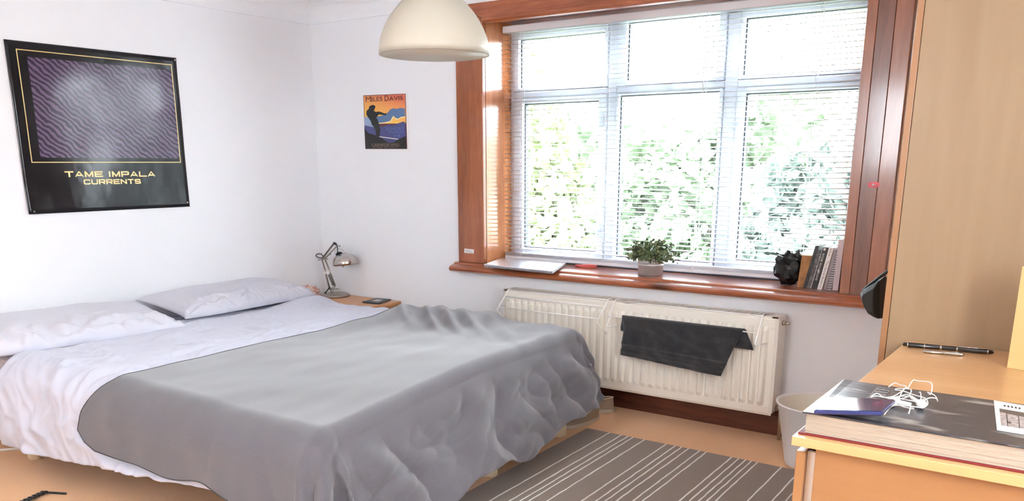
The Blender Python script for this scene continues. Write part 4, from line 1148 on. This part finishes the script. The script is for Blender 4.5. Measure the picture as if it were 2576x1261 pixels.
# earphones: tangled cable with two buds
EP = mat('white_earphone_plastic', (.82, .78, .74, 1), .3)
ec = atp(2285, 1012, 2, BT)
ep = thing('earphones', 'tangled white earphones on the black hardback beside the phone', 'earphones', (ec.x, ec.y, BT))
R_ = random.Random(12)
ang = math.atan2(RX.y, RX.x)
def epx(x, y, h=0.): return atp(2180 + x / 12.61, 950 + y / 12.61, 2, BT + h)
loops = [[(650, 1000), (900, 1010), (1300, 1040), (1750, 1020), (1930, 900), (1850, 760), (1500, 640), (1100, 560), (900, 520), (960, 470), (1200, 470), (1400, 520), (1300, 680), (1000, 820), (1100, 980), (1500, 1000)],
         [(1000, 720), (1150, 600), (1300, 420), (1450, 290), (1620, 250), (1850, 280), (2030, 420), (2060, 520), (1990, 640), (1900, 720), (2150, 760), (2240, 860), (2150, 930), (1900, 930), (1700, 880)],
         [(760, 690), (500, 670), (350, 600), (260, 640), (120, 690), (300, 720), (600, 690), (900, 640), (1240, 450), (1050, 330), (880, 270), (700, 300)],
         [(1050, 590), (1300, 640), (1600, 760), (1800, 830), (1700, 940), (1350, 900), (1050, 800), (950, 700), (1200, 690), (1500, 790), (1650, 880)],
         [(1700, 860), (1720, 700), (1690, 560), (1650, 500)], [(1500, 990), (1400, 1040), (1360, 1100), (1340, 1150)],
         [(560, 1180), (700, 1090), (860, 960), (980, 880)]]
b = MB()
for li, lp_ in enumerate(loops):
    pts = [epx(x, y, .0022) for x, y in lp_]
    for i, p in enumerate(pts): p.z = BT + .0022 + (.004 + .009 * R_.random()) * (0 if i in (0, len(pts) - 1) else 1) * (1.6 if li == 1 else 1)
    b.tube(smooth_path(pts, 8), .0013, 6)
b.build('cable', EP, ep, smooth=True)
for x, y, dx_, dy_ in ((1750, 880, -330, -240), (850, 760, 550, 110)):
    p = epx(x, y, .010); e = epx(x + dx_, y + dy_, .010); p.z = e.z = BT + .011
    q_ = p.lerp(e, .5)
    o = MB().tube([p + (p - e).normalized() * .011, p, p.lerp(e, .25), p.lerp(e, .4), e], [.004, .0118, .0085, .0048, .0042], 12).build('earbud', EP, ep, smooth=True)

# instant photo
iq = [atp(x, y, 2, BT + .001) for x, y in ((2508, 1082), (2600, 1097), (2594, 1024), (2500, 1008))]
ip = thing('instant_photo', 'white bordered black and white instant photo on the hardback', 'photo', (iq[0].x, iq[0].y, BT))
for p in iq: p.z = BT + .0002
MB().prism(iq, (0, 0, .0012)).build('card', PAPER, ip)
def ipt(u, v, d=.0016): 
    p = iq[0].lerp(iq[1], u).lerp(iq[3].lerp(iq[2], u), v); return Vector((p.x, p.y, BT + d))
def ipoly(nm, uv, m, d): MB().prism([ipt(u, v, d) for u, v in uv], (0, 0, .0002)).build(nm, m, ip)
ipoly('image', [(.13, .16), (.9, .16), (.9, .72), (.13, .72)], mat('grey_image', srgb(182, 172, 172), .35, noise=(130, srgb(140, 130, 130), .4, .6)), .0016)
IKK = mat('image_dark_tone', srgb(84, 76, 76), .35)
ipoly('image_shape', [(.13, .60), (.9, .56), (.9, .72), (.13, .72)], IKK, .0019)
ipoly('image_shape', [(.30, .16), (.33, .16), (.33, .6), (.30, .6)], IKK, .0019)
ipoly('image_shape', [(.62, .16), (.65, .16), (.65, .6), (.62, .6)], IKK, .0019)
ipoly('image_shape', [(.30, .26), (.42, .26), (.42, .32), (.30, .32)], IKK, .0019)
b = MB()
for k in range(5):
    u = .25 + .1 * k; b.prism([ipt(u, .84, .0016), ipt(u + .05, .82, .0016), ipt(u + .07, .87, .0016), ipt(u + .02, .90, .0016)], (0, 0, .0002))
b.build('handwriting', INKD, ip)

# pens by the wardrobe
def pen(label, a, c, r, barrel, clipm, bands):
    p0, p1 = atp(*a, 2, DZ + r), atp(*c, 2, DZ + r)
    p0.y = min(p0.y, WDY - .02); p1.y = min(p1.y, WDY - .02)
    d = p1 - p0; t = thing('pen', label, 'pen', (p0.x, p0.y, DZ), 'pens lying in front of the wardrobe')
    MB().tube([p0, p0 + d * .01, p0 + d * .05, p0 + d * .06, p0 + d * .93, p0 + d * .985, p1], [r * .45, r * .75, r * .8, r, r, r * .7, r * .4], 14).build('barrel', barrel, t, smooth=True)
    for f0, f1 in bands: MB().tube([p0 + d * f0, p0 + d * f1], r * 1.06, 14).build('band', clipm, t, smooth=True)
    up = Vector((0, -.4, 1)).normalized() * r * 1.15
    MB().tube([p0 + d * .62 + up, p0 + d * .93 + up * 1.1], r * .28, 6).build('clip', clipm, t, smooth=True)
pen('long black pen with silver rings lying at the foot of the wardrobe', (2271, 866), (2500, 887), .0085, mat('black_lacquer', (.012, .012, .013, 1), .15, coat=.6), CHROME, ((.05, .065), (.24, .255), (.42, .44), (.60, .615), (.93, .945)))
pen('short silver pen lying in front of the long black pen', (2322, 884), (2426, 893), .0055, CHROME, STEEL, ((.2, .22), (.5, .52)))

# yellow book standing at the right edge
ya, yb2 = atp(2533, 926, 2, DZ), atp(2576, 933, 2, DZ)
yd = (yb2 - ya).normalized(); yn = Vector((-yd.y, yd.x, 0))
ht = .30
tz = atplane(2560, 671, ya, Vector((FW.x, FW.y, 0)).normalized()).z - DZ; ht = tz
yk = thing('yellow_book', 'yellow book standing upright at the right edge of the picture', 'book', (ya.x, ya.y, DZ))
def ybox(u0, u1, d0, d1, z0, z1):
    B4 = [ya + yd * u0 + yn * d0, ya + yd * u1 + yn * d0, ya + yd * u1 + yn * d1, ya + yd * u0 + yn * d1]
    return MB().hexa([Vector((p.x, p.y, z0)) for p in B4], [Vector((p.x, p.y, z1)) for p in B4])
YEL = mat('pale_yellow_cover', srgb(214, 188, 128), .5)
ybox(0, .235, 0, .003, DZ + .0005, DZ + ht).build('front_cover', YEL, yk)
ybox(0, .235, .029, .032, DZ + .0005, DZ + ht).build('back_cover', YEL, yk)
ybox(0, .003, .003, .029, DZ + .0005, DZ + ht).build('spine', YEL, yk)
ybox(.003, .23, .004, .028, DZ + .002, DZ + ht - .004).build('pages', PAPER, yk)
BRN = mat('brown_lettering', srgb(112, 70, 50), .5)
for u, z, s_ in ((.030, .112, '“L'), (.034, .092, 'O')):
    p = ya + yd * u - yn * .0006; M_ = frame_matrix(Vector((p.x, p.y, DZ + z)), yd, (0, 0, 1))
    text_mesh(s_, .026, M_, 'lettering', BRN, yk, align='LEFT')
# glasses case on top of the yellow book
gc_ = ya + yd * .15 + yn * .016
o = MB().tube([ya + yd * .010 + yn * .016 + Vector((0, 0, ht + .006)), ya + yd * .02 + yn * .016 + Vector((0, 0, ht + .008)), ya + yd * .20 + yn * .016 + Vector((0, 0, ht + .008)), ya + yd * .21 + yn * .016 + Vector((0, 0, ht + .006))], [.003, .0075, .0075, .003], 12).build('marker_pen', BLACKP, None, smooth=True, loc=(gc_.x, gc_.y, DZ + ht))
tag(o, 'dark marker pen lying on top of the upright yellow book', 'pen')

# ================================================================== FLOOR THINGS
# striped rug
RY0, RY1 = -2.75, -.483
def rx(x, y): return x + .030 * (RY1 - y)
rg = thing('striped_rug', 'taupe flat-woven rug with thin cream stripes beside the bed', 'rug', (3.1, -1.6, 0))
MB().hexa([(rx(2.425, RY0), RY0, .0005), (rx(3.80, RY0), RY0, .0005), (3.80, RY1, .0005), (2.425, RY1, .0005)], [(rx(2.425, RY0), RY0, .008), (rx(3.80, RY0), RY0, .008), (3.80, RY1, .008), (2.425, RY1, .008)]).build('weave', RUG, rg, bevel=.002)
R_ = random.Random(2)
for x0_ in (2.56, 2.628, 2.664, 2.693, 2.756, 2.873, 2.921, 2.953, 2.99, 3.046, 3.08, 3.204, 3.238, 3.27, 3.298, 3.327, 3.436, 3.519, 3.565, 3.66, 3.71):
    b = MB(); n = 60; L_, Rr = [], []
    for k in range(n + 1):
        y = RY1 - .004 + (RY0 - RY1) * k / n; j = R_.uniform(-.0012, .0012); hw = .0030 + R_.uniform(-.0006, .0006)
        L_.append((rx(x0_, y) + j - hw, y)); Rr.append((rx(x0_, y) + j + hw, y))
    for z in (.0082, .0096):
        b.grid([[(p[0], p[1], z) for p in L_], [(p[0], p[1], z) for p in Rr]])
    b.build('stripe', STITCH, rg)
# waste bin
bc = Vector((3.545, -.352, 0))
bn = thing('waste_bin', 'white round metal waste bin in front of the radiator end', 'bin', bc)
pr = [(.001, .004), (.122, .004), (.124, 0), (.128, 0), (.132, .01), (.182, .285), (.188, .288), (.190, .293), (.187, .297), (.181, .294), (.178, .286), (.126, .014), (.001, .012)]
MB().lathe(pr, bc, 56).build('bucket', BINM, bn, smooth=True)
MB().lathe([(.001, .0125), (.1262, .0145), (.1775, .286), (.1765, .286), (.1252, .0155), (.001, .0135)], bc, 56).build('lining', mat('cream_bin_lining', (.86, .82, .70, 1), .4), bn, smooth=True)
MB().tube([bc + Vector((.187 * math.cos(a), .187 * math.sin(a), .293)) for a in [2 * PI * k / 64 for k in range(64)]], .0045, 8, closed=True).build('rim', BINM, bn, smooth=True)

# shoes under the foot of the bed, heels towards the room
def shoe(label, p, yaw):
    t = thing('shoe', label, 'shoe', p, 'pair of shoes under the foot of the bed')
    M = Matrix.Translation(p) @ Matrix.Rotation(yaw, 4, 'Z')
    L_ = .30
    def outline(f, grow=0.):
        a = f * 2 * PI; x = math.cos(a); y = math.sin(a)
        wdt = .046 + .010 * (1 - x) / 2
        return (x * L_ / 2 * (1 + grow), y * wdt * (1 + grow * 3) * (1 - .12 * math.sin(a * 2) * 0))
    n = 32
    def lay(z, sc, dx=0.):
        return [M @ Vector((outline(k / n)[0] * sc + dx, outline(k / n)[1] * sc, z)) for k in range(n)]
    def stack(ls):
        vs = sum(ls, []); fs = []
        for i in range(len(ls) - 1): fs += [(i * n + k, i * n + (k + 1) % n, (i + 1) * n + (k + 1) % n, (i + 1) * n + k) for k in range(n)]
        fs += [tuple(range(n - 1, -1, -1)), tuple((len(ls) - 1) * n + k for k in range(n))]
        return MB().add(vs, fs)
    stack([lay(.001, .97), lay(.004, 1.0), lay(.020, 1.0), lay(.022, .98)]).build('sole', SHOE_S, t, smooth=False)
    # upper: high at the heel (local +x), open mouth, low at the toe
    vs, fs = [], []; m_ = 8
    for j in range(m_):
        q = j / (m_ - 1)
        for k in range(n):
            x, y = outline(k / n); hx = x / (L_ / 2)
            top = .060 + .028 * max(0, hx) - .010 * max(0, -hx - .3)
            z = .021 + (top - .021) * q
            sq = 1 - .20 * q ** 2 if hx > -.2 else 1 - .45 * q ** 2
            vs.append(M @ Vector((x * (.985 - .05 * q if hx > 0 else .985 - .30 * q ** 2), y * .96 * sq, z)))
    for j in range(m_ - 1): fs += [(j * n + k, j * n + (k + 1) % n, (j + 1) * n + (k + 1) % n, (j + 1) * n + k) for k in range(n)]
    o = MB().add(vs, fs).build('upper', SHOE, t, smooth=True); solidify(o, .003, -1)
    MB().tube([vs[(m_ - 1) * n + k] for k in range(n)], .0028, 6, closed=True).build('collar', SHOE_I, t, smooth=True)
    stack([lay(.0225, .88), lay(.026, .88)]).build('insole', SHOE_I, t)
    return t
shoe('taupe canvas shoe nearer the bed leg, heel showing under the blanket', Vector((2.345, -.415, 0)), math.radians(80))
shoe('taupe canvas shoe nearer the radiator, heel showing past the blanket', Vector((2.255, -.180, 0)), math.radians(20))

# black beaded cord with a stick end, near left
cd_ = thing('beaded_cord', 'black beaded cord with a thin stick end on the carpet', 'cord', Vector((1.04, -2.55, 0)))
p0, p1, p2_ = atp(50, 1268, 2, .008), atp(114, 1239, 2, .008), atp(166, 1242, 2, .006)
for k in range(13):
    c_ = p0.lerp(p1, k / 12)
    a = math.atan2(p1.y - p0.y, p1.x - p0.x)
    X = Vector((math.cos(a), math.sin(a), 0)); Yv = Vector((-math.sin(a), math.cos(a), 0))
    b = MB(); rr_ = .011
    b.tube([c_ + X * (.008 * math.cos(q_)) + Yv * (rr_ * math.sin(q_)) + Vector((0, 0, .004 * (1 if k % 2 else 0) + .001)) for q_ in [2 * PI * i / 14 for i in range(14)]], .0032, 6, closed=True)
    b.build('bead', BLACKP, cd_, smooth=True)
MB().tube([p1, p1.lerp(p2_, .5), p2_], [.0045, .005, .0045], 8).build('stick', BLACKP, cd_, smooth=True)
# white cable under the bed head
o = MB().tube(smooth_path([atp(-60, 1140, 2, .006), atp(0, 1133, 2, .006), atp(30, 1130, 2, .006), atp(56, 1128, 2, .006), atp(90, 1120, 2, .006)]), .006, 8).build('cable', mat('white_cable_plastic', (.78, .75, .72, 1), .5), None, smooth=True, loc=atp(0, 1133, 2, 0))
tag(o, 'white cable on the carpet by the bed leg at the left edge', 'cable')

# ================================================================== OUTSIDE
structure(MB().box(-30, 30, .8, 45, -3.05, -3.0).build('garden_lawn', mat('lawn_grass', srgb(106, 124, 84), .9, noise=(3, srgb(84, 104, 66), .4, .6))))
def leaf_cloud(c, r, n, seed, size):
    R = np.random.RandomState(seed)
    d = R.normal(size=(n, 3)); d /= np.linalg.norm(d, axis=1, keepdims=True)
    k = R.rand(n) ** .45
    lump = np.array([1 + .25 * math.sin(5 * v[0] + seed) * math.cos(4 * v[1]) + .2 * math.sin(6 * v[2] + v[0] * 3) for v in d])
    P = d * (k * lump)[:, None] * np.array(r) + np.array(c)
    nrm = R.normal(size=(n, 3)) + d * .8; nrm /= np.linalg.norm(nrm, axis=1, keepdims=True)
    a = np.cross(nrm, R.normal(size=(n, 3))); a /= np.linalg.norm(a, axis=1, keepdims=True); bb = np.cross(nrm, a)
    s_ = (size * (.6 + .8 * R.rand(n)))[:, None]
    V = np.stack([P - a * s_, P - bb * s_ * .55, P + a * s_, P + bb * s_ * .55], 1).reshape(-1, 3)
    return V, n
def tree(label, c, r, zb, n, seed, m, size=.11):
    t = thing('garden_tree', label, 'tree', (c[0], c[1], -3.0), 'garden trees seen through the blind')
    V, n = leaf_cloud(c, r, n, seed, size)
    me = bpy.data.meshes.new('foliage')
    me.from_pydata([tuple(p - np.array([c[0], c[1], -3.0])) for p in V], [], [(4 * i, 4 * i + 1, 4 * i + 2, 4 * i + 3) for i in range(n)])
    me.materials.append(m); o = bpy.data.objects.new('foliage', me); COL.objects.link(o); o.parent = t; stuff(o)
    b = MB(); cz = c[2]
    b.tube([(c[0], c[1], -3.0), (c[0] + .08, c[1], (cz - 3) / 2), (c[0], c[1], cz + r[2] * .4)], [.16, .12, .04], 8)
    R = random.Random(seed)
    for k in range(6):
        a = R.uniform(0, 6.28); h = cz + r[2] * R.uniform(-.5, .2)
        b.tube([(c[0], c[1], h), (c[0] + math.cos(a) * r[0] * .4, c[1] + math.sin(a) * r[1] * .4, h + .25), (c[0] + math.cos(a) * r[0] * .75, c[1] + math.sin(a) * r[1] * .75, h + .55)], [.05, .03, .012], 6)
    b.build('trunk', BARK, t, smooth=True)
BARK = mat('bark', srgb(98, 86, 80), .9)
G1 = translucent_mat('yellow_green_leaf', srgb(113, 122, 88), .4)
G2 = translucent_mat('mid_green_leaf', srgb(97, 112, 88), .4)
G3 = translucent_mat('blue_green_leaf', srgb(95, 108, 100), .4)
tree('broad yellow green tree behind the left casement', (-2.1, 5.6, .15), (1.35, 1.0, 1.75), 0, 8000, 1, G1)
tree('mid green tree behind the middle casement', (.35, 4.9, -.1), (.95, .9, 1.75), 0, 8000, 2, G2, .10)
tree('blue green tree behind the right casement', (2.15, 4.3, .0), (.75, .8, 1.6), 0, 7000, 3, G3, .10)
tree('tall pale tree standing farther off behind the left casement', (-6.2, 9.8, 1.4), (2.0, 1.4, 2.6), 0, 7000, 4, G1, .16)
tree('distant green tree between the left and middle casements', (-1.0, 9.0, .2), (2.4, 1.2, 2.1), 0, 8000, 5, G2, .16)
tree('dark green tree added out of view to the right to darken the poster reflection', (6.6, 5.2, .2), (1.6, 1.2, 2.0), 0, 5000, 6, G2, .14)  # added outside the view, hides sky from the glossy poster's reflection
tree('tall dark tree added out of view farthest right for the poster reflection', (10.6, 6.8, .8), (2.0, 1.5, 3.0), 0, 5000, 7, G3, .16)  # likewise added unseen, keeps most of the poster reflection dark
